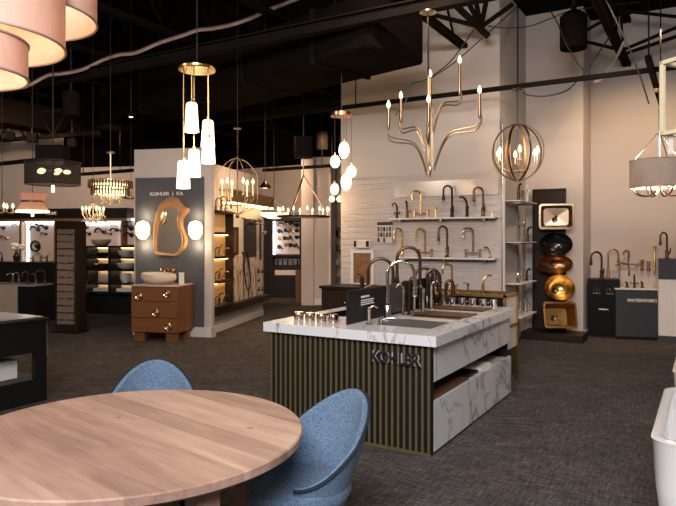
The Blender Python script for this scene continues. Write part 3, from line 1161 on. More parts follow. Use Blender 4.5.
# --- on the island (px, base y, top y, width px, style, material, rotation, label)
for px, yb, yt, w_, st, m_, rz, lb in (
    (387.5, 320, 259, 27, 'arc', 'chrome', SIDER, 'large polished chrome gooseneck faucet standing frontmost on the island'),
    (368, 308, 257, 25, 'arc', 'bronze', SIDER, 'tall bronze gooseneck faucet whose arch rises behind the black sign on the island'),
    (420, 309, 245.5, 23, 'arc', 'bronze', SIDE, 'tallest dark gooseneck faucet in the middle of the island, spout to the left'),
    (433, 306, 266.5, 18, 'arc', 'bronze', SIDE, 'dark gooseneck faucet with a lower arch beside the tallest one on the island'),
    (414, 314, 272, 0, 'pump', 'chrome', SIDER, 'straight chrome faucet post right of the large chrome gooseneck'),
    (362, 309, 276.5, 20, 'short', 'bronze', SIDER, 'low dark faucet with a flat arched spout just above the black sign'),
    (440, 306, 271, 8, 'arc', 'bronze', SIDE, 'small dark hook faucet toward the far end of the island'),
    (427, 308, 268, 12, 'arc', 'bronze', SIDER, 'slender bronze hooked faucet right of the tallest gooseneck on the island'),
    (409, 315, 277, 5, 'pump', 'bronze', SIDER, 'thin bronze faucet post between the chrome gooseneck and the chrome post'),
    (446, 304, 279, 7, 'arc', 'bronze', SIDER, 'little bronze hook tap at the very end of the island faucet row'),
    (403, 317, 284, 7, 'pump', 'nickel', SIDE, 'slim nickel soap pump between the two front goosenecks'),
    (423, 311.5, 286, 7, 'pump', 'chrome', SIDE, 'slim chrome soap pump below the lower dark gooseneck'),
    (431, 309.5, 281, 8, 'pump', 'chrome', SIDER, 'chrome soap pump near the right end of the faucet row on the island'),
    (369, 325, 306, 9, 'pump', 'nickel', SIDER, 'short nickel soap pump right in front of the black sign'),
    (381, 323, 318, 14, 'spray', 'steel_brushed', SIDER, 'low steel spout lying at the foot of the large chrome gooseneck'),
):
    q = island_pt(px, yb)
    d = F * (EYE - H1) / (yb - CY)
    faucet(lb, st, m_, q, rz, (yb - yt) / F * d, w_ / F * d, 'faucets on the island', thick=1.45 if st == 'arc' else 1.1, drop=0.5)

# --- white slatted board with shelves on the wall
NB = 9.20
t = thing('slat_board', 'white horizontally grooved display board on the faucet wall', 'board', (-5.36, 9.25, 0))
bw = 2.74
g = G()
z = 0.02
while z < 2.55:
    g.box(0, bw, -0.045, -0.001, z, min(z + 0.088, 2.6))
    z += 0.1
g.build('boards', 'slat', t, smooth=False)
G().box(0, bw, -0.028, -0.001, 0.0, 2.6).build('backing', 'trim', t, smooth=False)
g = G()
g.box(bw, bw + 0.05, -0.06, 0, 0, 2.6)
g.build('edge_strip', 'trim', t, smooth=False)
g = G()
for x in (bw + 0.02,):
    g.tube([(x, -0.075, 0.02), (x, -0.075, 3.3)], 0.012, 8)
g.build('chrome_upright', 'steel_brushed', t)

# clear header panel at the top
q0, q1 = PN(394, NB), PN(499, NB)
o = G().box(q0.x, q1.x, 9.18, 9.195, 2.28, 2.52).build('header_panel', mat('gloss_white_panel', (0.52, 0.47, 0.455), 0.16, var=0.01), None, smooth=False)
tag(o, 'glossy blank white header panel across the top of the faucet board', 'panel')
# shelves
for lbx, lb, za, pa, pb in (('upper', 'upper white shelf of faucets on the slatted wall', 1.945, 390, 495.5), ('lower', 'lower white shelf of faucets on the slatted wall', 1.335, 397, 495)):
    q0, q1 = PN(pa, 9.05), PN(pb, 9.05)
    t = thing('wall_shelf', lb, 'shelf', ((q0.x + q1.x) / 2, 9.2, za), 0, 'faucet shelves on the slatted wall')
    hw = (q1.x - q0.x) / 2
    G().box(-hw, hw, -0.2, 0, -0.025, 0).build('shelf_board', 'trim', t, smooth=False)
    for x in (-hw * 0.8, 0, hw * 0.8):
        G().box(x - 0.01, x + 0.01, -0.15, 0, -0.06, -0.025).build('bracket', 'steel_brushed', t, smooth=False)
UP, LO = 1.945, 1.335
def wall_faucet(px, n, z, yt, yb, w_, st, m_, rz, lb, grp):
    d = dep(px, n)
    h = (yb - yt) / F * d
    br = st == 'bridge'
    return faucet(lb, st, m_, PN(px, n, z), R(6) if br else rz, h, max(w_, 3) / F * d, grp, thick=1.3, sw=R(60) if br else 0)


gu, gl = 'faucets on the upper wall shelf', 'faucets on the lower wall shelf'
for a in (
    (397, 'cross', 'black', 202, 217, 6, FWD - 0.9, 'small black two-handled tap at the left end of the upper wall shelf'),
    (407, 'lever', 'bronze', 200, 216.5, 4, FWD - 0.4, 'small bronze lever tap, second from the left on the upper wall shelf'),
    (421, 'bridge', 'brass', 189, 216.5, 9, SIDE + 0.45, 'brass bridge faucet on the upper wall shelf'),
    (436, 'pump', 'brass', 206, 216, 4, FWD, 'short brass soap pump right of the brass bridge faucet'),
    (452, 'arc', 'black', 183, 215.5, 9, SIDE + 0.2, 'tall matte black gooseneck faucet on the upper wall shelf'),
    (467, 'lever', 'black', 195, 215, 8, SIDE + 0.2, 'short matte black faucet right of the tall black gooseneck'),
    (483, 'arc', 'bronze', 184, 214.5, 10, SIDE + 0.2, 'bronze gooseneck faucet at the right of the upper wall shelf'),
    (492, 'pump', 'porcelain', 208, 214, 5, FWD, 'small white soap pump at the right end of the upper wall shelf'),
):
    wall_faucet(a[0], 9.1, UP, a[3], a[4], a[5], a[1], a[2], a[6], a[7], gu)
for a in (
    (402, 'arc', 'brass', 231, 260, 8, SIDE + 0.2, 'brass gooseneck faucet at the left end of the lower wall shelf'),
    (425, 'bridge', 'brass_dark', 231, 259.5, 9, SIDE + 0.2, 'antique brass bridge faucet with a tall arch on the lower wall shelf'),
    (447, 'arc', 'bronze', 227, 259, 9, SIDE + 0.2, 'bronze pull-down faucet in the middle of the lower wall shelf'),
    (473, 'bridge', 'nickel', 228, 258.5, 10, SIDE + 0.2, 'wide nickel bridge faucet on the lower wall shelf'),
    (490, 'spray', 'brass_dark', 247, 258.5, 6, SIDE, 'small antique brass hand spray at the right end of the lower wall shelf'),
):
    wall_faucet(a[0], 9.1, LO, a[3], a[4], a[5], a[1], a[2], a[6], a[7], gl)
# on the brass framed cabinet
gb = 'faucets on the brass framed cabinet'
for a in (
    (452, 'square', 'brass', 262, 291, 10, SIDE + 0.25, 'brass faucet with a squared spout on the brass framed cabinet'),
    (468, 'pump', 'nickel', 281, 292, 5, SIDE, 'short nickel tap in the middle of the brass framed cabinet'),
    (483, 'lever', 'brass_dark', 274, 293, 9, SIDER, 'antique brass curved tap at the right of the brass framed cabinet'),
    (436, 'bridge', 'bronze', 268, 291, 8, SIDE + 0.3, 'bronze bridge faucet at the left of the brass framed cabinet'),
):
    d = dep(a[0], 6.97)
    faucet(a[7], a[1], a[2], PN(a[0], 6.97, 1.006 if False else 0.992), a[6], (a[4] - a[3]) / F * d, a[5] / F * d, gb)
for px, lb in ((468.5, 'left round chrome valve on the front of the brass framed cabinet'), (489.5, 'right round chrome valve on the front of the brass framed cabinet')):
    q = PN(px, 6.735, 0.93)
    t = thing('wall_valve', lb, 'valve', q, 0, 'round valves on the brass framed cabinet')
    mt = Matrix.Rotation(PI / 2, 4, 'X')
    G().lathe([(0, 0), (0.028, 0), (0.028, 0.012), (0.018, 0.02), (0.018, 0.035), (0, 0.035)], seg=18, mtx=mt).build('plate', 'black', t)
    G().lathe([(0.012, 0.034), (0.012, 0.05), (0, 0.05)], seg=12, mtx=mt).build('knob', 'chrome', t)

# finish samples, literature frame and rack at the left of the board
q = PN(385, 9.19)
t = thing('sample_rack', 'small hanging rack of finish samples with a navy header on the slatted wall', 'rack', (q.x, 9.2, 0))
zz = Z(222, dep(385, 9.2))
G().box(-0.13, 0.13, -0.035, 0, zz - 0.05, zz).build('header', 'navy', t, smooth=False)
G().box(-0.13, 0.13, -0.018, 0, zz - 0.35, zz - 0.05).build('backing', 'panel_light', t, smooth=False)
for r_ in range(3):
    for k in range(5):
        if r_ == 2 and k not in (0, 2):
            continue
        m_ = ['bronze', 'brass_dark', 'black', 'nickel', 'bronze'][(k + r_) % 5]
        G().box(-0.11 + 0.052 * k - 0.012, -0.11 + 0.052 * k + 0.012, -0.04, -0.018, zz - 0.15 - 0.09 * r_, zz - 0.08 - 0.09 * r_).build('sample', m_, t, smooth=False)
q = PN(363, 9.19)
t = thing('picture_frame', 'pale framed brown print on the left of the slatted wall', 'frame', (q.x, 9.2, Z(268, dep(363, 9.2))))
g = G()
hw, hh, e = 0.215, 0.30, 0.05
g.box(-hw, hw, -0.05, -0.005, hh - e, hh).box(-hw, hw, -0.05, -0.005, -hh, -hh + e).box(-hw, -hw + e, -0.05, -0.005, -hh + e, hh - e).box(hw - e, hw, -0.05, -0.005, -hh + e, hh - e)
g.build('frame', 'trim', t, smooth=False)
G().box(-hw + e, hw - e, -0.03, -0.005, -hh + e, hh - e).build('print', 'photo', t, smooth=False)
q = PN(362, 9.19)
t = thing('brochure_holder', 'small brochure holder fixed above the framed print on the slatted wall', 'holder', (q.x, 9.2, Z(247.5, dep(362, 9.2))))
G().box(-0.15, 0.15, -0.07, 0, 0, 0.012).box(-0.15, 0.15, -0.012, 0, 0.012, 0.12).build('holder', 'trim', t, smooth=False)
for x in (-0.13, 0.10):
    G().box(x, x + 0.03, -0.06, -0.013, 0.012, 0.11).build('brochure', 'black', t, smooth=False)
G().box(-0.09, 0.09, -0.05, -0.013, 0.012, 0.10).build('brochure', 'panel_light', t, smooth=False)

# brown low cabinet at the left end of the faucet wall
q = P(321.5, 9.6)
t = thing('low_cabinet', 'low brown cabinet with a black top at the left end of the slatted wall', 'cabinet', (q.x, q.y - 0.02, 0))
G().box(0.0, 1.45, 0.02, 0.55, 0.08, 0.86).build('body', 'oak_dark', t, smooth=False)
G().box(-0.02, 1.47, -0.02, 0.57, 0.86, 0.90).build('top', 'black', t, smooth=False)
G().box(0.04, 1.41, 0.06, 0.5, 0, 0.08).build('plinth', 'black', t, smooth=False)
for k in range(3):
    x = 0.02 + 0.47 * k
    dr = G().box(x, x + 0.46, 0.0, 0.02, 0.10, 0.84).bevel(0.004, 1).build('door', 'oak_dark', t)
    G().ball((x + (0.42 if k % 2 == 0 else 0.04), -0.014, 0.66), 0.016).build('knob', 'brass', dr)

# ================================================================== GLASS SHELVES ON THE SHADED SIDE
gs = 'glass shelves on the side of the faucet wall'
shelf_lb = ['topmost glass shelf on the shaded side of the faucet wall', 'second glass shelf from the top on the shaded side of the faucet wall', 'third glass shelf from the top on the shaded side of the faucet wall', 'lowest glass shelf on the shaded side of the faucet wall']
zs = [2.19, 1.57, 0.95, 0.45]
for z, lb in zip(zs, shelf_lb):
    t = thing('glass_shelf', lb, 'shelf', (-2.66, 9.8, z), 0, gs)
    G().box(0.012, 0.30, -0.48, 0.5, -0.012, 0).build('glass', 'trim', t, smooth=False)
    for y in (-0.35, 0.35):
        G().box(0.001, 0.26, y - 0.008, y + 0.008, -0.04, -0.012).build('bracket', 'steel_brushed', t, smooth=False)
for y in (9.42, 10.2):
    o = G().box(0.0005, 0.02, -0.015, 0.015, 0.2, 2.9).build('shelf_upright', 'steel_brushed', None, smooth=False, loc=(-2.66, y, 0))
    tag(o, ('near' if y < 10 else 'far') + ' steel shelf upright on the shaded side of the faucet wall', 'upright')
SR = R(30)
for y, z, st, m_, h, rc, lb in (
    (9.60, zs[0], 'lever', 'bronze', 0.22, 0.10, 'bronze basin tap on the topmost glass shelf'),
    (9.82, zs[0], 'short', 'nickel', 0.17, 0.11, 'nickel basin tap in the middle of the topmost glass shelf'),
    (10.1, zs[0], 'short', 'porcelain', 0.24, 0.10, 'white basin tap at the far end of the topmost glass shelf'),
    (9.62, zs[1], 'pump', 'chrome', 0.28, 0.06, 'chrome soap pump on the second glass shelf'),
    (9.9, zs[1], 'short', 'chrome', 0.27, 0.12, 'tall chrome basin tap on the second glass shelf'),
    (10.15, zs[1], 'lever', 'bronze', 0.2, 0.16, 'bronze basin tap at the far end of the second glass shelf'),
    (9.55, zs[2], 'short', 'chrome', 0.13, 0.13, 'low chrome tap at the near end of the third glass shelf'),
    (9.8, zs[2], 'cross', 'chrome', 0.17, 0.12, 'chrome cross-handled tap on the third glass shelf'),
    (10.1, zs[2], 'lever', 'bronze', 0.17, 0.16, 'bronze tap at the far end of the third glass shelf'),
    (9.7, zs[3], 'cross', 'chrome', 0.2, 0.12, 'chrome cross-handled tap on the lowest glass shelf'),
    (10.05, zs[3], 'short', 'chrome', 0.2, 0.14, 'chrome tap at the far end of the lowest glass shelf'),
):
    faucet(lb, st, m_, (-2.47, y, z), SR, h * 1.15, rc * 1.15, 'taps on the glass shelves', thick=1.25)

# ================================================================== SINK BOARD
q0, q1 = P(533, 10.45), P(561, 10.3)
bx, by = q0.x, 10.68
t = thing('sink_display_board', 'tall dark timber board carrying five metal sinks', 'display', (bx, by, 0), 0)
G().box(0, 0.50, 0, 0.06, 0.12, 2.42).bevel(0.004, 1).build('back_board', 'oak_dark', t)
G().box(-0.012, 0.012, -0.02, 0.07, 0.12, 2.43).box(0.488, 0.512, -0.02, 0.07, 0.12, 2.43).box(-0.012, 0.512, -0.02, 0.07, 2.41, 2.44).build('frame', 'black', t, smooth=False)
G().box(-0.10, 0.85, -0.45, 0.08, 0, 0.12).bevel(0.006, 1).build('plinth', 'oak_dark', t)
bd = dep(555, 10.5)


def rect_bowl(w, h, dp, th=0.02, rim=0.035, taper=0.82):
    """open rectangular basin, its opening towards local -y, centred"""
    g = G()
    def loop(a, b, y, n=5, r=0.05):
        out = []
        for cx, cy, a0 in ((a - r, b - r, 0), (-a + r, b - r, PI / 2), (-a + r, -b + r, PI), (a - r, -b + r, 1.5 * PI)):
            for i in range(n):
                an_ = a0 + PI / 2 * i / (n - 1)
                out.append(Vector((cx + r * math.cos(an_), y, cy + r * math.sin(an_))))
        return out + [out[0]]
    a, b = w / 2, h / 2
    g.grid([loop(a, b, -0.01), loop(a, b, -0.02), loop(a - rim, b - rim, -0.02, r=0.04), loop((a - rim) * 0.98, (b - rim) * 0.98, 0.0, r=0.04), loop((a - rim) * taper, (b - rim) * taper, dp, r=0.05), loop((a - rim) * 0.1, (b - rim) * 0.1, dp + 0.006, r=0.004)])
    g.grid([loop(a, b, -0.01), loop(a - rim * 0.7, b - rim * 0.7, 0.004), loop((a - rim) * taper + th, (b - rim) * taper + th, dp + th), loop(0.01, 0.01, dp + th, r=0.004)])
    return g


def round_bowl(rx, rz_, dp, th=0.012):
    g = G()
    seg, rows = 40, []
    prof = [(1.0, 0.0), (1.03, -0.006), (1.0, -0.012), (0.96, 0.0), (0.86, 0.35), (0.66, 0.7), (0.4, 0.93), (0.12, 1.0), (0.02, 1.0)]
    for f, y in prof:
        yy = y * dp if y > 0 else y
        rows.append([Vector((rx * f * math.cos(k * 2 * PI / seg), yy, rz_ * f * math.sin(k * 2 * PI / seg))) for k in range(seg + 1)])
    g.grid(rows)
    rows = []
    for f, y in [(1.0, 0.0), (0.92, 0.38), (0.72, 0.76), (0.45, 1.0), (0.15, 1.08), (0.02, 1.08)]:
        rows.append([Vector((rx * f * math.cos(k * 2 * PI / seg), y * dp, rz_ * f * math.sin(k * 2 * PI / seg))) for k in range(seg + 1)])
    g.grid(rows)
    return g


gk = 'metal sinks on the timber board'
def mount(name, label, px, py, dp, g, m, yaw, pitch=0.0, drain=None):
    yoff = dp + 0.10
    d = dep(px, by - yoff)
    q = PN(px, by - yoff, Z(py, d))
    t = thing(name, label, 'sink', q, yaw, gk)
    t.rotation_euler = (pitch, 0, yaw)
    g.build('basin', m, t)
    if drain:
        dx, dz, y_ = drain
        mt = Matrix.Translation((dx, y_, dz)) @ Matrix.Rotation(PI / 2, 4, 'X')
        G().lathe([(0, 0), (0.045, 0), (0.045, 0.008), (0.03, 0.008), (0.02, 0.002), (0, 0.002)], seg=18, mtx=mt).build('drain', 'bronze', t)
    e = (Matrix.Rotation(-yaw, 3, 'Z') @ Vector((0, 0.10 - 0.02, 0)))
    e = Matrix.Rotation(-pitch, 3, 'X') @ e
    G().tube([(0, dp + 0.015, 0), (e.x, dp + 0.015 + max(e.y, 0.02), e.z)], 0.03, 10).build('bracket', 'black', t)
    return t


mount('display_sink', 'rectangular polished copper sink at the top of the timber board', 556.5, 216.5, 0.12, rect_bowl(0.54, 0.41, 0.12, rim=0.03, taper=0.8), 'gold_satin', R(15), 0, (-0.02, -0.05, 0.118))
mount('display_sink', 'oval black sink with a dark bowl, second from the top on the timber board', 556, 244, 0.15, round_bowl(0.25, 0.185, 0.14), 'black_gloss', R(22), R(-6), (0.0, -0.02, 0.13))
mount('display_sink', 'oval brown copper bowl in the middle of the timber board', 554.5, 264, 0.13, round_bowl(0.28, 0.155, 0.12), 'copper_dark', R(24), R(4), (0.0, 0.0, 0.115))
mount('display_sink', 'round deep brass bowl sink, fourth from the top on the timber board', 560, 287.5, 0.20, round_bowl(0.235, 0.205, 0.19), 'brass', R(32), R(-18), (-0.02, 0.0, 0.18))
mount('display_sink', 'square golden sink with a drain, lowest on the timber board', 560, 315, 0.21, rect_bowl(0.52, 0.42, 0.2, rim=0.03, taper=0.72), 'brass_dark', R(28), R(-14), (-0.05, -0.03, 0.195))

# ================================================================== PEDESTALS AT THE RIGHT
q = P(602, 10.25)
t = thing('display_pedestal', 'slim gloss black pedestal with two gooseneck faucets on top', 'pedestal', (q.x, q.y + 0.2, 0), R(8))
G().box(-0.235, 0.235, -0.2, 0.2, 0.04, 0.94).bevel(0.006, 1).build('body', 'black_gloss', t)
G().box(-0.22, 0.22, -0.18, 0.18, 0, 0.04).build('plinth', 'black', t, smooth=False)
G().box(-0.24, 0.24, -0.205, 0.205, 0.94, 0.955).build('top', 'black', t, smooth=False)
g = G()
random.seed(3)
x = -0.075
while x < 0.06:
    w_ = random.uniform(0.008, 0.016)
    g.box(x, x + w_, -0.203, -0.2, 0.455, 0.475)
    x += w_ + 0.005
g.build('lettering', 'text_white', t, smooth=False)
pc = Vector((q.x, q.y + 0.2, 0.955))
gp = 'faucets on the black pedestal'
faucet('dark bronze gooseneck faucet at the left of the black pedestal', 'arc', 'bronze', pc + Vector((-0.03, -0.02, 0)), SIDE + 0.15, 0.46, 0.19, gp, drop=0.3, thick=1.5)
faucet('brass gooseneck faucet at the right of the black pedestal', 'arc', 'brass_dark', pc + Vector((0.06, 0.06, 0)), SIDER - 0.15, 0.50, 0.16, gp, drop=0.3, thick=1.2)
for k, (dx, lb) in enumerate(((-0.08, 'left small chrome tap on the face of the black pedestal'), (0.12, 'right small chrome tap on the face of the black pedestal'))):
    t = thing('face_tap', lb, 'faucet', pc + Vector((dx, -0.215, -0.24)), R(8), 'small taps on the face of the black pedestal')
    G().box(-0.06, 0.06, -0.012, 0.004, 0.0, 0.02).build('plate', 'chrome', t, smooth=False)
    for x in (-0.045, 0.045):
        G().tube([(x, -0.012, 0.01), (x, -0.05, 0.01), (x, -0.05, 0.09)], 0.009, 8).build('handle', 'chrome', t)
    G().tube(spline([(0, -0.012, 0.01), (0, -0.04, 0.08), (0, -0.08, 0.1), (0, -0.1, 0.05)], 5), 0.008, 8).build('spout', 'chrome', t)

q = P(615.8, 10.1)
q1 = P(657.5, 9.95)
ca = math.atan2(q1.y - q.y, q1.x - q.x)
cw = (q1 - q).length
t = thing('display_cabinet', 'navy grey display cabinet with white shop lettering and a pale top', 'cabinet', q, ca)
G().box(0, cw, 0, 0.5, 0.05, 0.80).build('body', 'navy', t, smooth=False)
G().box(0.02, cw - 0.02, 0.03, 0.48, 0, 0.05).build('plinth', 'black', t, smooth=False)
G().box(-0.012, cw + 0.012, -0.012, 0.51, 0.80, 0.82).build('top', 'trim', t, smooth=False)
text_mesh('lettering', 'WATERWORKS', 'text_white', 0.44, 0.052, 0.006, t, (0.388, -0.004, 0.632), thick=0.012)
def on_cab(px, dy=0.22):
    f_ = (px - 615.8) / (657.5 - 615.8)
    v = Matrix.Rotation(ca, 3, 'Z') @ Vector((f_ * cw, dy, 0))
    return Vector((q.x, q.y, 0.82)) + v
gw = 'faucets on the navy cabinet'
faucet('nickel gooseneck faucet at the left of the navy cabinet top', 'arc', 'nickel', on_cab(622), SIDER - 0.2, 0.41, 0.15, gw, thick=0.9)
faucet('squat dark tap right of the nickel gooseneck on the navy cabinet', 'pump', 'bronze', on_cab(630), SIDE, 0.09, 0.03, gw, thick=1.5)
faucet('tall slim bronze tap in the middle of the navy cabinet top', 'cross', 'bronze', on_cab(637.5), FWD - 0.5, 0.21, 0.07, gw)
faucet('short bronze tap at the right of the navy cabinet top', 'pump', 'bronze', on_cab(645.5), SIDE, 0.1, 0.03, gw, thick=1.5)
# on the wall above it
zc_ = 11.61
def wall_mount(px, z):
    return PN(px, zc_ - 0.002, z)
dW = dep(640, zc_)
v = wall_mount(628.5, Z(264, dW))
t = thing('wall_faucet', 'brass wall mounted bridge faucet above the navy cabinet', 'faucet', v)
G().tube([(-0.15, -0.06, 0), (0.15, -0.06, 0)], 0.012, 8).build('bridge', 'brass_dark', t)
for sx in (-1, 1):
    G().tube([(sx * 0.13, 0, 0), (sx * 0.13, -0.09, 0)], [0.03, 0.014], 12).build('mount', 'brass_dark', t)
    G().tube([(sx * 0.13, -0.09, 0), (sx * 0.19, -0.10, -0.03)], 0.01, 8).build('handle', 'brass_dark', t)
G().tube(spline([(0, -0.06, 0), (0.01, -0.07, 0.16), (0.0, -0.09, 0.215), (-0.05, -0.14, 0.21), (-0.07, -0.17, 0.16)], 6), 0.013, 10).build('spout', 'brass_dark', t)
for px, z0_, z1_, r_, lb in ((642.3, 270, 259.5, 0.028, 'first short brass knob right of the wall mounted bridge faucet'), (648.8, 270, 261, 0.028, 'second short brass knob right of the wall mounted bridge faucet'), (655, 269.5, 246, 0.022, 'long brass bar handle on the wall right of the two brass knobs')):
    zb, zt = Z(z0_, dW), Z(z1_, dW)
    v = wall_mount(px, zb)
    t = thing('wall_fitting', lb, 'fitting', v, 0, 'brass fittings on the wall above the navy cabinet')
    h = zt - zb
    G().lathe([(0, 0), (r_ * 1.3, 0), (r_ * 1.3, 0.02), (r_ * 0.7, 0.04), (r_ * 0.7, h - 0.03), (r_ * 1.3, h - 0.02), (r_ * 1.3, h), (0, h)], (0, -0.05, 0), 14).build('grip', 'brass', t)
    G().tube([(0, 0, h / 2), (0, -0.05, h / 2)], 0.012, 8).build('post', 'brass', t)

# right pedestal: white body, navy cap
q = P(658.5, 9.85)
t = thing('display_plinth', 'white display plinth with a navy grey cap at the right edge of the view', 'plinth', q, R(3))
G().box(0, 0.62, 0, 0.5, 0.10, 0.985).build('body', 'trim', t, smooth=False)
G().box(-0.005, 0.625, -0.006, 0.506, 0.985, 1.30).build('cap', 'navy', t, smooth=False)
G().box(-0.005, 0.625, -0.006, 0.506, 0, 0.10).build('plinth', 'navy', t, smooth=False)
ppt = Vector((q.x, q.y, 1.30))
faucet('dark bronze gooseneck faucet on the white and navy plinth', 'arc', 'bronze', ppt + Vector((0.11, 0.16, 0)), SIDE + 0.3, 0.43, 0.13, thick=1.3)
t = thing('brass_canister', 'upright brass canister on the white and navy plinth beside the bronze faucet', 'canister', ppt + Vector((0.31, 0.12, 0)))
G().lathe([(0, 0), (0.055, 0), (0.055, 0.30), (0, 0.30)], seg=20).build('body', 'brass_dark', t)
G().lathe([(0, 0.30), (0.058, 0.30), (0.058, 0.36), (0.05, 0.375), (0, 0.375)], seg=20).build('lid', 'bronze', t)

# ================================================================== BATHTUBS
def bathtub(label, x0, y0, w, l, h):
    t = thing('bathtub', label, 'bathtub', (x0 + w / 2, y0 + l / 2, 0), 0, 'white bathtubs along the right')
    def loop(a, b, z, n=7, r=0.12):
        out = []
        for cx, cy, a0 in ((a - r, b - r, 0), (-a + r, b - r, PI / 2), (-a + r, -b + r, PI), (a - r, -b + r, 1.5 * PI)):
            for i in range(n):
                an_ = a0 + PI / 2 * i / (n - 1)
                out.append(Vector((cx + r * math.cos(an_), cy + r * math.sin(an_), z)))
        return out + [out[0]]
    a, b = w / 2, l / 2
    g = G().grid([loop(a * 0.86, b * 0.90, 0.0), loop(a * 0.88, b * 0.92, 0.06), loop(a * 0.95, b * 0.965, h * 0.55), loop(a - 0.006, b - 0.006, h - 0.02), loop(a, b, h - 0.006), loop(a - 0.01, b - 0.01, h), loop(a - 0.045, b - 0.045, h), loop(a - 0.06, b - 0.06, h - 0.012),
                  loop(a * 0.80, b * 0.86, h * 0.5, r=0.14), loop(a * 0.72, b * 0.8, 0.17, r=0.16), loop(a * 0.55, b * 0.7, 0.13, r=0.14), loop(0.02, 0.02, 0.125, r=0.005)])
    g.build('tub_shell', 'porcelain', t)
    G().lathe([(0, 0), (0.035, 0), (0.035, 0.006), (0, 0.008)], (0, -b * 0.5, 0.127), 18).build('drain', 'chrome', t)
    return t


bathtub('white freestanding bathtub nearest the camera at the lower right', -0.26, 3.62, 0.78, 1.42, 0.58)
bathtub('white freestanding bathtub behind the nearest one at the right edge', -0.235, 5.42, 0.78, 1.5, 0.60)

# ================================================================== HANGING LIGHTS
WARM = (1.0, 0.66, 0.36)


def cord(t, x, y, z0, z1, r=0.004, m='cable', name='cord'):
    return G().tube([(x, y, z0), (x, y, z1)], r, 6).build(name, m, t)


def flame(t, x, y, z, s=1.0, parent_name='bulb'):
    return G().lathe([(0, 0), (0.010 * s, 0.006 * s), (0.016 * s, 0.022 * s), (0.012 * s, 0.042 * s), (0.004 * s, 0.06 * s), (0, 0.064 * s)], (x, y, z), 10).build(parent_name, 'bulb', t)


# --- tiered drum chandelier, top left
d0 = 2.62
q = P(-8, d0)
t = thing('drum_chandelier', 'large chandelier of three overlapping pale rose drum shades in the top left corner', 'chandelier', (q.x, q.y, 0), YAW)
s_ = d0 / F
def drum(t, x, y, z0, h, r, m, rim, th=0.004, flare=0.0):
    o = G().lathe([(r, z0), (r + flare, z0 + h), (r + flare - th, z0 + h), (r - th, z0)], (x, y, 0), 56, close=True).build('shade', m, t)
    g = G().ring((x, y, z0), r, 0.006, 56, 6).ring((x, y, z0 + h), r + flare, 0.006, 56, 6)
    g.build('trim', rim, o)
    return o
for px, py, a, dd, h in ((-29, 43, 87, 2.62, 0.27), (19, 18, 73, 2.98, 0.24), (-45, 75, 66, 2.36, 0.135)):
    w_ = P(px, dd)
    v = Matrix.Rotation(-YAW, 3, 'Z') @ (w_ - Vector((q.x, q.y, 0)))
    z0 = Z(py, dd)
    r = a / F * dd
    sh = drum(t, v.x, v.y, z0, h, r, 'shade_pink', 'shade_rim')
    g = G()
    for k in range(3):
        an_ = k * 2 * PI / 3 + 0.5
        g.tube([(v.x, v.y, z0 + h - 0.03), (v.x + r * math.cos(an_), v.y + r * math.sin(an_), z0 + h - 0.03)], 0.004, 6)
    g.tube([(v.x, v.y, z0 + h * 0.4), (v.x, v.y, 3.2)], 0.008, 8)
    g.build('rod', 'champagne', t)
    for k in range(3):
        an_ = k * 2 * PI / 3 + 0.2
        bx_, by_ = v.x + 0.11 * math.cos(an_), v.y + 0.11 * math.sin(an_)
        G().tube([(v.x, v.y, z0 + h * 0.5), (bx_, by_, z0 + h * 0.5)], 0.006, 6).build('arm', 'champagne', t)
        flame(t, bx_, by_, z0 + h * 0.5, 1.3)
    lamp(w_ + Vector((0, 0, z0 + h * 0.55)), 9 * (r / 0.33) ** 2, (1.0, 0.70, 0.38), 0.05)
G().lathe([(0, 3.2), (0.2, 3.2), (0.2, 3.24), (0, 3.24)], seg=30).build('canopy', 'champagne', t)
cord(t, 0, 0, 3.24, 4.6 + 0.8, 0.01)

# --- brass plate with five opal pendants
d0 = 5.8
q = P(197, d0)
t = thing('pendant_cluster', 'round brass ceiling plate with five white tapered glass pendants', 'pendant light', (q.x, q.y, 0), YAW)
zc = Z(69, d0)
G().lathe([(0, -0.016), (0.168, -0.016), (0.172, -0.008), (0.172, 0.012), (0, 0.02)], (0, 0, zc), 40).build('canopy', 'brass', t)
cord(t, 0.0, 0, zc, 5.4, 0.004)
s_ = d0 / F
for px, yt, yb, yy in ((191.7, 103, 132, -0.10), (208, 120.5, 147, 0.09), (208.5, 138, 163.5, 0.0), (183.3, 161, 188.5, 0.03), (194, 150, 177, 0.12)):
    dd = d0 + yy
    x = (px - CX) / F * dd - (197 - CX) / F * d0
    zt, zb = Z(yt, dd), Z(yb, dd)
    h = zt - zb
    o = G().lathe([(0.0, h), (0.042, h), (0.05, h - 0.012), (0.064, 0.0), (0.058, 0.0), (0.044, h - 0.015), (0, h - 0.02)], (x, yy, zb), 24).build('glass_shade', 'glass_lit', t)
    G().lathe([(0, 0), (0.022, 0), (0.018, 0.03), (0, 0.035)], (x, yy, zt), 14).build('socket', 'brass', o)
    G().tube([(x, yy, zt + 0.03), (x * 0.98, yy, zc - 0.016)], 0.005, 6).build('stem', 'brass', t)
lamp(P(196, d0, Z(140, d0)), 18, WARM, 0.12)

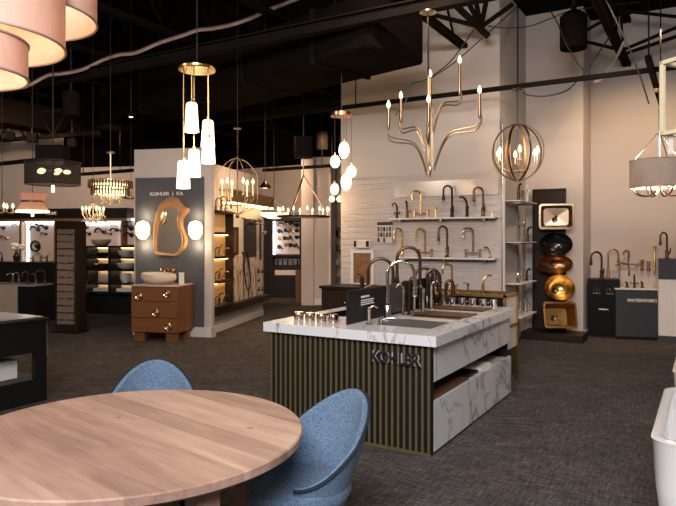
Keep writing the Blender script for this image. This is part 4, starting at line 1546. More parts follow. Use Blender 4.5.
# --- branch chandelier
d0 = 6.5
q = P(428, d0)
t = thing('branch_chandelier', 'tall branching champagne metal chandelier with six lit candles', 'chandelier', (q.x, q.y, 0), YAW)
s_ = d0 / F
def B(px, py, y=0.0):
    return ((px - 428) * s_, y, Z(py, d0))
G().lathe([(0, -0.03), (0.02, -0.03), (0.088, -0.006), (0.088, 0.004), (0, 0.01)], (0, 0, 3.97), 28).build('canopy', 'champagne', t)
g = G().tube([(0, 0, 3.95), B(429, 170)], 0.011, 8)
g.build('stem', 'nickel', t)
g = G()
for k in range(5):
    an_ = k * 2 * PI / 5
    a, b = 0.028 * math.cos(an_), 0.028 * math.sin(an_)
    x, _, z = B(430, 172)
    g.tube(spline([(x + a * 0.2, b * 0.2, z), (x + a, b, z + 0.12), (x + a * 0.8, b * 0.8, z + 0.42 + 0.05 * k)], 5), 0.008, 6)
g.lathe([(0, -0.04), (0.012, 0), (0.02, 0.05), (0.012, 0.1), (0, 0.12)], B(430, 174), 12)
g.build('stem_cluster', 'champagne', t)
for fx, fy, by_, jx, jy, yy in ((387.7, 107, 132, 427, 162, -0.10), (403, 91, 119, 425, 137, 0.22), (425.5, 104, 130, 429, 142, -0.22), (433, 69, 106, 431, 128, 0.2), (462, 57, 92, 433, 121, 0.12), (477, 93, 121, 434, 156, -0.12)):
    bx_, _, bz = B(fx - (2 if fx < 428 else -2), by_)
    fx_, _, fz = B(fx, fy)
    jx_, _, jz = B(jx, jy)
    sg = 1 if fx > 428 else -1
    ln_ = abs(bx_ - jx_)
    arm = G()
    for off in (0.0, -0.045):
        mid1 = (jx_ + (bx_ - jx_) * 0.30, yy * 0.3, jz + (bz - jz) * 0.62 + off * 0.6 - 0.01)
        mid2 = (jx_ + (bx_ - jx_) * 0.86, yy * 0.85, bz - 0.07 + off)
        pts = spline([(jx_, 0, jz - 0.10 + off), mid1, mid2, (bx_, yy, bz + off * 0.4), (fx_, yy, bz + 0.06)], 7)
        arm.tube(pts, 0.0075, 7)
    ar = arm.build('arm', 'champagne', t)
    zt = fz - 0.035
    G().lathe([(0, bz), (0.011, bz), (0.018, bz + 0.04), (0.016, bz + 0.10), (0.014, zt - 0.05), (0.0165, zt), (0, zt)], (fx_, yy, 0), 12).build('candle_sleeve', 'orb', ar)
    flame(t, fx_, yy, zt, 1.35)
lamp(P(430, d0 - 0.1, Z(84, d0)), 10, WARM, 0.3)

# --- orb chandelier
d0 = dep(518, 8.7)
q = P(517.5, d0)
t = thing('orb_chandelier', 'open sphere chandelier of bent metal bands with lit candle bulbs inside', 'chandelier', (q.x, q.y, 0), YAW)
zc, r = Z(152.5, d0), 26 / F * d0
g = G()
for k in range(4):
    rot = k * PI / 4 + 0.2
    pts_o = []
    for i in range(48):
        a = i * 2 * PI / 48
        pts_o.append((r * math.cos(a), r * 1.08 * math.sin(a)))
    rows = []
    for i in range(48):
        c_, s2 = pts_o[i]
        m3 = Matrix.Rotation(rot, 3, 'Z')
        nrm = Vector((c_, 0, s2 / 1.08)).normalized()
        base = Vector((c_, 0, s2))
        w2 = 0.014
        th = 0.004
        rows.append([m3 @ (base + Vector((0, -w2, 0)) + nrm * th), m3 @ (base + Vector((0, w2, 0)) + nrm * th), m3 @ (base + Vector((0, w2, 0)) - nrm * th), m3 @ (base + Vector((0, -w2, 0)) - nrm * th), m3 @ (base + Vector((0, -w2, 0)) + nrm * th)])
    g2 = G().grid([[p + Vector((0, 0, zc)) for p in rw] for rw in rows], closed=True)
    g2.build('band', 'orb', t)
G().tube([(0, 0, zc - r * 1.05), (0, 0, zc + r * 1.12)], 0.007, 8).build('stem', 'bronze', t)
G().lathe([(0, 0), (0.045, 0), (0.045, 0.02), (0, 0.025)], (0, 0, zc - r * 0.78), 18).lathe([(0, 0), (0.05, 0), (0.05, 0.02), (0, 0.025)], (0, 0, zc - r * 1.1), 18).build('hub', 'bronze', t)
for k in range(6):
    a = k * PI / 3 + 0.35
    x, y = r * 0.80 * math.cos(a), r * 0.80 * math.sin(a)
    ar = G().tube(spline([(0, 0, zc - r * 0.72), (x * 0.5, y * 0.5, zc - r * 0.66), (x, y, zc - r * 0.42), (x, y, zc - r * 0.36)], 5), 0.006, 6).build('arm', 'champagne', t)
    G().lathe([(0, 0), (0.02, 0), (0.011, 0.01), (0.011, 0.09), (0, 0.09)], (x, y, zc - r * 0.36), 12).build('candle_sleeve', 'champagne', ar)
    flame(t, x, y, zc - r * 0.36 + 0.09, 1.7)
g = G()
z = zc + r * 1.1
k = 0
while z < 3.66:
    g.ring((0, 0, z + 0.02), 0.013, 0.003, 10, 4, 'xz', (k % 2) * PI / 2)
    z += 0.03
    k += 1
g.build('chain', 'bronze', t)
G().lathe([(0, 0), (0.06, 0.005), (0.07, 0.03), (0, 0.035)], (0, 0, 3.655), 20).build('canopy', 'bronze', t)
lamp(P(517.5, d0 - 0.05, zc - 0.05), 18, WARM, 0.22)

# --- drum chandelier, right
d0 = 6.6
q = P(659.5, d0)
t = thing('drum_chandelier', 'taupe drum shade chandelier with curved bronze arms below, at the right', 'chandelier', (q.x, q.y, 0), YAW)
z0, z1, r = Z(187.5, d0), Z(160.5, d0), 27.5 / F * d0
drum(t, 0, 0, z0, z1 - z0, r, 'shade_grey', 'shade_rim')
G().tube([(0, 0, z0 - 0.05), (0, 0, Z(131, d0))], 0.011, 8).build('stem', 'nickel', t)
for k in range(3):
    a = k * 2 * PI / 3 + 0.3
    G().tube([(0, 0, Z(131, d0)), (r * 0.96 * math.cos(a), r * 0.96 * math.sin(a), z1)], 0.005, 6).build('strut', 'nickel', t)
g = G()
z = Z(131, d0)
zt = Z(91, d0)
k = 0
while z < zt - 0.01:
    g.ring((0, 0, z + 0.02), 0.014, 0.0035, 10, 4, 'xz', (k % 2) * PI / 2)
    z += 0.032
    k += 1
g.build('chain', 'nickel', t)
G().lathe([(0, 0), (0.06, 0.0), (0.064, 0.02), (0.03, 0.06), (0, 0.07)], (0, 0, zt), 20).build('canopy', 'copper', t)
for k in range(8):
    a = k * PI / 4
    c_, s2 = math.cos(a), math.sin(a)
    G().tube(spline([(r * 0.95 * c_, r * 0.95 * s2, z0 + 0.03), (r * 0.80 * c_, r * 0.80 * s2, z0 - 0.06), (r * 0.4 * c_, r * 0.4 * s2, z0 - 0.085), (0.015 * c_, 0.015 * s2, z0 - 0.02)], 5), 0.008, 6).build('arm', 'bronze', t)
for k in range(4):
    a = k * PI / 2 + 0.4
    flame(t, 0.14 * math.cos(a), 0.14 * math.sin(a), z0 + 0.06, 1.3)
lamp(P(659.5, d0, z0 + 0.12), 70, (1.0, 0.76, 0.5), 0.05)
# the bracket it hangs from
a_, b_ = P(648, 6.2), P(661, 8.3)
t = thing('hanging_strut', 'dark steel strut above the taupe drum chandelier', 'strut', (a_.x, a_.y, 3.39))
dl = b_ - a_
G().box(-0.03, 0.03, 0, dl.length, 0, 0.05).build('bar', 'duct', t, smooth=False)
t.rotation_euler.z = math.atan2(dl.y, dl.x) - PI / 2
for y in (0.1, dl.length - 0.1):
    G().tube([(0, y, 0.05), (0, y, 2.01)], 0.008, 6).build('hanger', 'steel', t)

# --- cream cage lantern, far right
d0 = 3.9
q = P(702, d0)
t = thing('cage_lantern', 'cream gilt open box lantern cut by the right edge of the view', 'lantern', (q.x, q.y, 0), YAW + R(24))
a, z0, z1, e = 0.155, Z(131.5, d0), Z(59.5, d0), 0.0135
g = G()
for x in (-a, a):
    for y in (-a, a):
        g.box(x - e, x + e, y - e, y + e, z0, z1)
for z in (z0, z1):
    for s2 in (-a, a):
        g.box(-a - e, a + e, s2 - e, s2 + e, z - e, z + e)
        g.box(s2 - e, s2 + e, -a - e, a + e, z - e, z + e)
g.bevel(0.002, 1).build('cage', 'cream_metal', t)
g = G()
g.tube([(-a, 0, z1), (a, 0, z1)], 0.008, 6).tube([(0, -a, z1), (0, a, z1)], 0.008, 6)
g.tube([(0, 0, z1 - 0.15), (0, 0, z1 + 0.1)], 0.010, 8)
g.build('stem', 'cream_metal', t)
for k in range(4):
    an_ = k * PI / 2
    x, y = 0.06 * math.cos(an_), 0.06 * math.sin(an_)
    G().tube([(0, 0, z1 - 0.15), (x, y, z1 - 0.17), (x, y, z1 - 0.12)], 0.007, 6).build('arm', 'cream_metal', t)
    G().cyl((x, y, 0), 0.016, z1 - 0.12, z1 - 0.06, 12).build('socket', 'black', t)
cord(t, 0, 0, z1 + 0.1, 5.4, 0.006)
G().box(-a + 0.03, -a + 0.034, a - 0.05, a - 0.015, z0 - 0.13, z0).build('price_tag', 'paper', t, smooth=False)

# --- five globe pendants
d0 = 8.0
q = P(341.5, d0)
t = thing('globe_pendant_cluster', 'round plate with five glowing glass globes hanging in front of the faucet wall edge', 'pendant light', (q.x, q.y, 0), YAW)
zc = Z(115.5, d0)
G().lathe([(0, -0.012), (0.143, -0.012), (0.146, 0.03), (0, 0.035)], (0, 0, zc), 32).build('canopy', 'copper', t)
cord(t, 0, 0, zc, 3.75, 0.006)
for px, yt, yb, hw, yy in ((344, 142, 159, 5.4, -0.05), (335, 155, 168, 5.0, 0.0), (351.6, 165, 177.5, 5.0, 0.05), (346.2, 174, 191, 5.4, -0.04), (334.5, 183, 195, 4.4, 0.06)):
    x = (px - 341.5) / F * d0
    zm, hh = Z((yt + yb) / 2, d0), (yb - yt) / 2 / F * d0
    rr = hw / F * d0
    o = G().ball((x, yy, zm), rr, hh / rr, 20, 12).build('glass_globe', 'globe_lit', t)
    G().cyl((x, yy, 0), 0.012, zm + hh - 0.01, zm + hh + 0.03, 10).build('socket', 'copper', o)
    G().tube([(x, yy, zm + hh + 0.02), (x, yy, zc - 0.01)], 0.0025, 5).build('cord', 'cable', t)
lamp(P(342, d0 - 0.1, Z(165, d0)), 25, WARM, 0.15)


def ring_candles(t, r, zr, n, m, hc=0.07, bulb=1.3, tube_r=0.012, a0=0.0, sleeve='candle'):
    G().ring((0, 0, zr), r, tube_r, 48, 6).build('ring', m, t)
    for k in range(n):
        a = a0 + k * 2 * PI / n
        x, y = r * math.cos(a), r * math.sin(a)
        c_ = G().lathe([(0, 0.005), (0.022, 0.01), (0.012, 0.018), (0.012, hc), (0, hc)], (x, y, zr), 10).build('candle_sleeve', sleeve, t)
        flame(t, x, y, zr + hc, bulb)


# --- wagon wheel ring chandelier
d0 = 10.6
q = P(303.5, d0)
t = thing('ring_chandelier', 'black ring chandelier with a circle of lit candles on three long rods', 'chandelier', (q.x, q.y, 0), YAW)
zr, r, za = Z(216.5, d0), 25.5 / F * d0, Z(175, d0)
ring_candles(t, r, zr, 12, 'black', 0.09, 1.15, 0.018, 0.2)
for k in range(3):
    a = k * 2 * PI / 3 + 0.05
    G().tube([(r * math.cos(a), r * math.sin(a), zr), (0, 0, za)], 0.012, 6).build('rod', 'bronze', t)
G().tube([(0, 0, za - 0.02), (0, 0, Z(150, d0))], 0.012, 6).build('stem', 'bronze', t)
G().lathe([(0, 0), (0.16, 0), (0.16, 0.35), (0, 0.36)], (0, 0, Z(158, d0)), 20).build('canopy', 'steel', t)
cord(t, 0, 0, Z(150, d0) + 0.2, 5.4, 0.01)
lamp(P(303.5, d0, zr + 0.2), 60, WARM, 0.35)

# --- lantern chandelier with a cage of curved rods
d0 = 8.6
q = P(237.5, d0)
t = thing('lantern_chandelier', 'slender open lantern chandelier with lit candles hung beside the grey partition', 'chandelier', (q.x, q.y, 0), YAW)
s_ = d0 / F
G().lathe([(0, 0), (0.055, 0), (0.05, 0.018), (0, 0.022)], (0, 0, Z(129, d0)), 20).build('canopy', 'champagne', t)
cord(t, 0, 0, Z(128, d0), 5.4, 0.004)
g = G()
z, k = Z(158, d0), 0
while z < Z(130, d0):
    g.ring((0, 0, z + 0.02), 0.013, 0.003, 10, 4, 'xz', (k % 2) * PI / 2)
    z += 0.034
    k += 1
g.build('chain', 'orb', t)
zt, zs_, zb = Z(158, d0), Z(173, d0), Z(214, d0)
r = 20 * s_
for k in range(6):
    a = k * PI / 3 + 0.3
    c_, s2 = math.cos(a), math.sin(a)
    G().tube(spline([(0.02 * c_, 0.02 * s2, zt), (r * 0.5 * c_, r * 0.5 * s2, zt - 0.06), (r * 0.97 * c_, r * 0.97 * s2, zs_), (r * c_, r * s2, zs_ - 0.1), (r * c_, r * s2, zb + 0.22), (r * 0.9 * c_, r * 0.9 * s2, zb + 0.1), (r * 0.4 * c_, r * 0.4 * s2, zb + 0.03), (0.02 * c_, 0.02 * s2, zb)], 6), 0.0045, 6).build('rib', 'orb', t)
for k in range(6):
    a = k * PI / 3
    x, y = r * 0.78 * math.cos(a), r * 0.78 * math.sin(a)
    zc = Z(196, d0)
    ar = G().tube(spline([(0, 0, zc - 0.12), (x * 0.5, y * 0.5, zc - 0.13), (x, y, zc - 0.05), (x, y, zc)], 5), 0.006, 6).build('arm', 'orb', t)
    G().lathe([(0, 0), (0.022, 0.002), (0.011, 0.012), (0.011, 0.16), (0, 0.16)], (x, y, zc), 10).build('candle_sleeve', 'candle', ar)
    flame(t, x, y, zc + 0.16, 1.25)
G().tube([(0, 0, zb - 0.03), (0, 0, zt + 0.03)], 0.008, 8).build('stem', 'orb', t)
G().ball((0, 0, zb - 0.03), 0.03).build('finial', 'orb', t)
lamp(P(237.5, d0, Z(183, d0)), 18, WARM, 0.25)

# --- sheer black drum
d0 = 8.2
q = P(53, d0)
t = thing('drum_pendant', 'sheer black mesh drum pendant with lit bulbs inside', 'pendant light', (q.x, q.y, 0), YAW)
z0, z1, r = Z(184.5, d0), Z(162.5, d0), 26 / F * d0
drum(t, 0, 0, z0, z1 - z0, r, 'mesh_black', 'black')
for k in range(5):
    a = k * 2 * PI / 5 + 0.5
    x, y = 0.17 * math.cos(a), 0.17 * math.sin(a)
    G().tube([(0, 0, z0 + 0.17), (x, y, z0 + 0.17)], 0.008, 6).build('arm', 'black', t)
    G().ball((x, y, z0 + 0.17), 0.036, 0.8, sx=1.3, sy=1.3).build('bulb', 'bulb_bright', t)
G().tube([(0, 0, z0 - 0.03), (0, 0, Z(150, d0))], 0.012, 8).build('stem', 'black', t)
G().cyl((0, 0, 0), 0.02, z0 - 0.10, z0 - 0.01, 12).build('finial', 'glass_lit', t)
G().box(-0.17, 0.17, -0.13, 0.13, Z(160, d0), Z(146, d0)).build('canopy', 'steel', t, smooth=False)
cord(t, 0, 0, Z(146, d0), 5.4, 0.008)
lamp(P(53, d0, z0 + 0.2), 14, WARM, 0.15)

# --- waisted pink shade
d0 = 9.4
q = P(32.5, d0)
t = thing('waisted_pendant', 'hourglass shaped pink pendant shade hanging below the black mesh drum', 'pendant light', (q.x, q.y, 0), YAW)
zb, zm, zt = Z(210.5, d0), Z(201.5, d0), Z(193.5, d0)
s_ = d0 / F
for a0, a1, r0, r1 in ((zb, zm - 0.015, 14.5, 10.5), (zm + 0.015, zt, 10.5, 14.5)):
    G().lathe([(r0 * s_, a0), (r1 * s_, a1), (r1 * s_ - 0.004, a1), (r0 * s_ - 0.004, a0)], seg=40, close=True).build('shade', 'shade_pink', t)
G().lathe([(0, zm - 0.015), (10.2 * s_, zm - 0.015), (10.2 * s_, zm + 0.015), (0, zm + 0.015)], seg=36).build('waist_band', 'bronze', t)
G().lathe([(12 * s_, zb - 0.03), (15.5 * s_, zb - 0.03), (15.5 * s_, zb), (12 * s_, zb)], seg=40, close=True).build('diffuser_ring', 'glass_lit', t)
G().cyl((0, 0, 0), 0.02, zb - 0.09, zm - 0.02, 12).build('finial', 'glass_lit', t)
cord(t, 0, 0, zm, 5.4, 0.006)
lamp(P(32.5, d0, zb + 0.06), 3, (1, 0.6, 0.4), 0.04)
lamp(P(32.5, d0, zt - 0.06), 3, (1, 0.6, 0.4), 0.04)


# --- rod-glass tiers
def rods(t, r, z0, z1, n, m, name):
    g = G()
    for k in range(n):
        a = k * 2 * PI / n
        g.cyl((r * math.cos(a), r * math.sin(a), 0), 0.013, z0 + (0.012 if k % 2 else 0), z1, 6)
    return g.build(name, m, t)


d0 = 8.8
q = P(110.5, d0)
t = thing('tiered_chandelier', 'round two tier chandelier of smoked glass rods', 'chandelier', (q.x, q.y, 0), YAW)
s_ = d0 / F
G().lathe([(0, 0), (0.06, 0), (0.055, 0.02), (0, 0.025)], (0, 0, Z(153, d0)), 20).build('canopy', 'champagne', t)
cord(t, 0, 0, Z(152, d0), 5.4, 0.005)
G().tube([(0, 0, Z(196, d0)), (0, 0, Z(153, d0))], 0.011, 8).build('stem', 'champagne', t)
for r_, a, b, n in ((20.5, 192, 181, 44), (16, 197, 185.5, 34), (8, 203, 192, 18)):
    pass
rods(t, 20.5 * s_, Z(188.5, d0), Z(181, d0), 44, 'smoke_glass', 'glass_tier')
rods(t, 18 * s_, Z(196, d0), Z(187, d0), 38, 'smoke_glass', 'glass_tier')
rods(t, 9 * s_, Z(204, d0), Z(192, d0), 20, 'crystal', 'glass_tier')
for r_, y_ in ((20.3, 181), (18, 187)):
    G().ring((0, 0, Z(y_, d0)), r_ * s_, 0.010, 40, 6).build('ring', 'champagne', t)
for r_, y0_, y1_ in ((17.8, 187.2, 184.2), (15.5, 194.5, 191)):
    G().lathe([(r_ * s_, Z(y0_, d0)), (r_ * s_, Z(y1_, d0)), (r_ * s_ - 0.01, Z(y1_, d0)), (r_ * s_ - 0.01, Z(y0_, d0))], seg=40, close=True).build('light_band', 'led_warm', t)
g = G()
for k in range(4):
    a = k * PI / 2
    g.tube([(0, 0, Z(183, d0)), (20.3 * s_ * math.cos(a), 20.3 * s_ * math.sin(a), Z(181.5, d0))], 0.006, 6)
g.build('spoke', 'champagne', t)
lamp(P(110.5, d0, Z(190, d0)), 6, WARM, 0.2)

# --- small crystal chandelier
d0 = 9.6
q = P(93, d0)
t = thing('crystal_chandelier', 'small sparkling crystal chandelier below the smoked glass one', 'chandelier', (q.x, q.y, 0), YAW)
s_ = d0 / F
zc = Z(214, d0)
G().tube([(0, 0, Z(222, d0)), (0, 0, Z(196, d0))], 0.008, 8).build('stem', 'champagne', t)
cord(t, 0, 0, Z(196, d0), 5.4, 0.004)
for k in range(6):
    a = k * PI / 3 + 0.2
    x, y = 10 * s_ * math.cos(a), 10 * s_ * math.sin(a)
    ar = G().tube(spline([(0, 0, zc - 0.06), (x * 0.6, y * 0.6, zc - 0.09), (x, y, zc)], 5), 0.006, 6).build('arm', 'champagne', t)
    G().cyl((x, y, 0), 0.012, zc, zc + 0.05, 8).build('candle_sleeve', 'candle', ar)
    flame(t, x, y, zc + 0.05, 1.1)
random.seed(5)
drop = None
for k in range(46):
    a = random.uniform(0, 2 * PI)
    r_ = random.uniform(3, 12) * s_
    zz = zc - 0.10 + random.uniform(-0.02, 0.12) - (12 * s_ - r_) * 0.25
    if drop is None:
        drop = G().ball((0, 0, 0), 0.014, 1.5, 6, 4).build('crystal_drop', 'crystal', t)
        o = drop
    else:
        o = drop.copy()
        COL.objects.link(o)
        o.parent = t
    o.location = (r_ * math.cos(a), r_ * math.sin(a), zz)
for k in range(8):
    a = k * PI / 4
    g = G()
    for i in range(6):
        f_ = i / 6
        g.ball((11 * s_ * f_ * math.cos(a), 11 * s_ * f_ * math.sin(a), Z(198, d0) - (Z(198, d0) - zc) * f_ ** 0.7), 0.012, 1.2, 6, 4)
    g.tube([(11 * s_ * i / 6 * math.cos(a), 11 * s_ * i / 6 * math.sin(a), Z(198, d0) - (Z(198, d0) - zc) * (i / 6) ** 0.7) for i in range(6)], 0.003, 4)
    g.build('crystal_strand', 'crystal', t)
lamp(P(93, d0, zc + 0.06), 6, WARM, 0.12)

# --- candle chandelier cut by the left edge, and others farther back
d0 = 9.0
q = P(2, d0)
t = thing('candle_chandelier', 'small bronze candle chandelier at the left edge of the view', 'chandelier', (q.x, q.y, 0), YAW)
ring_candles(t, 0.14, Z(213, d0), 5, 'bronze', 0.07, 1.2, 0.014, 0.35)
G().tube([(0, 0, Z(215, d0)), (0, 0, Z(190, d0))], 0.01, 6).build('stem', 'bronze', t)
g = G()
for k in range(5):
    a = 0.35 + k * 2 * PI / 5
    g.tube([(0, 0, Z(215, d0)), (0.14 * math.cos(a), 0.14 * math.sin(a), Z(213, d0))], 0.008, 6)
g.build('spoke', 'bronze', t)
cord(t, 0, 0, Z(190, d0), 5.4, 0.005)
d0 = 11.5
q = P(131, d0)
t = thing('candle_chandelier', 'candle chandelier half hidden behind the left edge of the grey partition', 'chandelier', (q.x, q.y, 0), YAW)
ring_candles(t, 0.13, Z(198, d0), 5, 'brass_dark', 0.12, 1.8, 0.014, 0.8)
g = G().tube([(0, 0, Z(198, d0)), (0, 0, Z(175, d0))], 0.01, 6)
for k in range(5):
    a = 0.8 + k * 2 * PI / 5
    g.tube([(0, 0, Z(198, d0)), (0.13 * math.cos(a), 0.13 * math.sin(a), Z(198, d0))], 0.008, 6)
g.build('stem', 'brass_dark', t)
cord(t, 0, 0, Z(175, d0), 5.4, 0.005)
d0 = 12.4
q = P(274, d0)
t = thing('bowl_chandelier', 'pale opal bowl chandelier on three rods behind the ring chandelier', 'chandelier', (q.x, q.y, 0), YAW)
s_ = d0 / F
G().lathe([(0, -0.10), (0.12, -0.09), (0.26, -0.03), (0.29, 0.02), (0.28, 0.02), (0.24, -0.02), (0, -0.08)], (0, 0, Z(214, d0)), 30).build('bowl', 'globe_lit', t)
for k in range(3):
    a = k * 2 * PI / 3 + 0.1
    G().tube([(0.28 * math.cos(a), 0.28 * math.sin(a), Z(213, d0)), (0, 0, Z(199, d0))], 0.008, 6).build('rod', 'bronze', t)
cord(t, 0, 0, Z(199, d0), 5.4, 0.008)
d0 = 10.4
q = P(265, d0)
t = thing('glass_pendant', 'single glowing wide glass pendant right of the lantern chandelier', 'pendant light', (q.x, q.y, 0), YAW)
G().ball((0, 0, Z(186.5, d0)), 0.055, 0.6, 16, 8, sx=1.15, sy=1.15).build('glass_globe', 'bulb', t)
G().lathe([(0.02, 0.09), (0.09, 0.01), (0.1, -0.03), (0.088, 0.0), (0.018, 0.08)], (0, 0, Z(186.5, d0)), 18, close=True).build('shade', 'bronze', t)
cord(t, 0, 0, Z(186.5, d0) + 0.08, 5.4, 0.005)
d0 = 13.6
for px, py, lb in ((332, 199, 'left of two small glowing globes below the globe cluster'), (339.5, 199, 'right of two small glowing globes below the globe cluster')):
    q = P(px, d0)
    t = thing('globe_pendant', lb, 'pendant light', (q.x, q.y, 0), YAW, 'two small far globes')
    G().ball((0, 0, Z(py, d0)), 0.065, 1.1, 14, 8).build('glass_globe', 'globe_lit', t)
    G().cyl((0, 0, 0), 0.02, Z(py, d0) + 0.06, Z(py, d0) + 0.11, 10).build('socket', 'brass', t)
    cord(t, 0, 0, Z(py, d0) + 0.1, 5.4, 0.006)

# --- ceiling fittings
d0 = 8.8
q = P(573.5, d0)
t = thing('cylinder_downlight', 'large black cylinder downlight hanging before the right hand wall', 'downlight', (q.x, q.y, 0), YAW)
z0, z1, r = Z(49, d0), Z(15, d0), 13 / F * d0
G().lathe([(0, z1 + 0.05), (r * 0.6, z1 + 0.04), (r, z1 - 0.02), (r, z0 + 0.03), (r * 0.97, z0), (r * 0.88, z0), (r * 0.86, z0 + 0.06), (0, z0 + 0.06)], seg=36).build('housing', 'steel', t)
G().lathe([(0, z1 + 0.04), (0.045, z1 + 0.04), (0.04, z1 + 0.12), (0, z1 + 0.13)], seg=16).build('cap', 'nickel', t)
cord(t, 0, 0, z1 + 0.1, 5.4, 0.02)
for px, py, d0, lb in ((71, 116, 9.5, 'small black cylinder downlight high above the black mesh drum'), (322, 150, 12.5, 'far black cylinder downlight under the ceiling behind the globe cluster')):
    q = P(px, d0)
    t = thing('cylinder_downlight', lb, 'downlight', (q.x, q.y, Z(py, d0)), YAW)
    G().lathe([(0, 0.36), (0.12, 0.36), (0.125, 0.34), (0.125, 0), (0.105, 0), (0.1, 0.05), (0, 0.05)], seg=24).build('housing', 'steel', t)
    cord(t, 0, 0, 0.35, 5.4 - Z(py, d0), 0.012)
q = P(131, 9.5)
t = thing('ceiling_spot', 'tiny lit ceiling spot left of the brass plate pendants', 'spotlight', (q.x, q.y, Z(117, 9.5)))
G().lathe([(0.035, 0.09), (0.05, 0), (0.04, 0), (0.03, 0.08)], seg=16, close=True).build('housing', 'steel', t)
G().ball((0, 0, 0.01), 0.034, 0.6).build('bulb', 'glass_lit', t)
cord(t, 0, 0, 0.07, 5.4 - Z(117, 9.5), 0.006)
# track heads on the left truss
for px, py, lb in ((10, 136, 'leftmost black track spot on the truss above the left displays'), (32, 138, 'second black track spot from the left on the truss above the displays'), (72, 143, 'black track spot on the truss above the black mesh drum')):
    d0 = 13.0
    q = P(px, d0)
    t = thing('track_spot', lb, 'spotlight', (q.x, q.y, Z(py, d0)), YAW + R(20), 'track spots on the left truss')
    G().box(-0.09, 0.09, -0.1, 0.1, -0.09, 0.09).bevel(0.02, 2).build('head', 'steel', t)
    cord(t, 0, 0, 0.08, 5.4 - Z(py, d0), 0.012)

# hose over the joists
def wav(pts, d):
    return [P(x, dd, Z(y, dd)) for (x, y), dd in zip(pts, d)]
pts = [(-20, 93), (0, 90), (25, 87), (47, 76), (62, 74), (82, 70), (104, 60), (120, 55), (136, 53), (160, 43), (182, 36), (198, 30.5), (212, 29), (232, 25), (252, 18), (270, 10), (284, 4.5), (300, -2)]
dd = [9.6 - 1.5 * i / (len(pts) - 1) for i in range(len(pts))]
cur = spline(wav(pts, dd), 4)
t = thing('flexible_conduit', 'wavy pale conduit with a red sleeve strung across the black ceiling', 'conduit', (0, 0, 0))
G().tube(cur, 0.021, 8).build('conduit', 'hose', t)
G().tube([p + Vector((0, 0, 0.022)) for p in cur], 0.016, 6).build('sleeve', 'red', t)
for i in (8, 24, 36, 48, 60):
    if i < len(cur):
        G().tube([cur[i], cur[i] + Vector((0, 0, 5.4 - cur[i].z))], 0.006, 5).build('hanger', 'steel', t)
# loose cables
for pts, d0, r_, lb in (
    ([(395, 115), (404, 105), (412, 84), (425, 80), (450, 62), (475, 28)], 7.6, 0.008, 'black cable looping behind the branch chandelier'),
    ([(523, 92), (528, 95), (545, 96), (566, 91), (578, 80), (586, 72), (610, 36)], 8.5, 0.010, 'black cable sagging under the fixture rail beside the orb chandelier'),
    ([(551, 12), (558, 24), (566, 44), (580, 66), (586, 71)], 8.6, 0.010, 'black cable dropping past the left of the big black cylinder'),
    ([(606, 0), (628, 46), (637, 68), (642, 82), (649, 104)], 7.4, 0.009, 'straight black cable end hanging left of the taupe drum chandelier'),
    ([(488, 26), (505, 28), (530, 26), (552, 18), (575, 10), (640, 2)], 9.0, 0.008, 'thin black cable running from the truss end to the right'),
    ([(431, 78), (455, 62), (488, 33), (518, 6)], 8.9, 0.008, 'black cable rising from the branch chandelier to the ceiling'),
):
    o = G().tube(spline([P(x, d0, Z(y, d0)) for x, y in pts], 6), r_, 6).build('cable', 'cable')
    tag(o, lb, 'cable', 'loose ceiling cables')
o = G().tube(spline([P(x, 8.7, Z(y, 8.7)) for x, y in ((624, 42), (616, 58), (607, 72), (600, 80), (594, 82))], 6), 0.02, 8).build('conduit_tail', 'hose')
tag(o, 'short pinkish conduit tail bent against the right end of the fixture rail', 'conduit')

# ================================================================== VANITY ON THE GREY PARTITION
def XA(px, y=-0.03):
    p = (px - CX) / F
    a, d_ = -2.07 + 0.206 * y, 10.3 + 0.978 * y
    return (p * d_ - a) / (0.978 + 0.206 * p)


def ZA(px, py, y=-0.03):
    return Z(py, 10.3 + 0.978 * y - 0.206 * XA(px, y))


v0 = at_A(-0.70, -0.33)
t = thing('vanity_cabinet', 'oak vanity cabinet with round pale gold pulls below the wavy mirror', 'cabinet', v0, AR)
vw, vd, vb, vt = 0.795, 0.60, 0.145, 0.865
G().box(-vw / 2, vw / 2, -vd / 2 + 0.02, vd / 2, vb, vt).bevel(0.004, 1).build('body', 'oak', t)
G().box(-vw / 2 - 0.012, vw / 2 + 0.012, -vd / 2 - 0.01, vd / 2, vt, vt + 0.025).bevel(0.004, 1).build('top', 'stone', t)
zz = [vb, 0.375, 0.635, vt - 0.005]
pulls = [(0.19, 0.0), (0.02, 0.0), (None, None)]
for k in range(3):
    dr = G().box(-vw / 2 + 0.006, vw / 2 - 0.006, -vd / 2, -vd / 2 + 0.02, zz[k] + 0.005, zz[k + 1] - 0.005).bevel(0.003, 1).build('drawer', 'oak', t)
    for px, py in {0: ((149, 328.5), (168.5, 327)), 1: ((156, 313),), 2: ((139, 296.5), (167, 294))}[k]:
        x = XA(px, -0.64) + 0.70
        z = ZA(px, py, -0.64)
        if k == 0 and px < 150:
            continue
        mt = Matrix.Translation((x, -vd / 2, z)) @ Matrix.Rotation(PI / 2, 4, 'X') @ Matrix.Scale(1.15, 4, (1, 0, 0))
        G().lathe([(0, 0), (0.03, 0), (0.056, 0.02), (0.05, 0.022), (0.03, 0.008), (0.016, 0.008), (0.026, 0.03), (0.02, 0.045), (0, 0.05)], seg=24, mtx=mt).build('pull', 'drawer_pull', dr)
for x in (-vw / 2 + 0.09, vw / 2 - 0.16):
    for y in (-vd / 2 + 0.1, vd / 2 - 0.12):
        G().box(x - 0.06, x + 0.12, y - 0.05, y + 0.05, 0, vb).build('leg', 'oak', t, smooth=False)
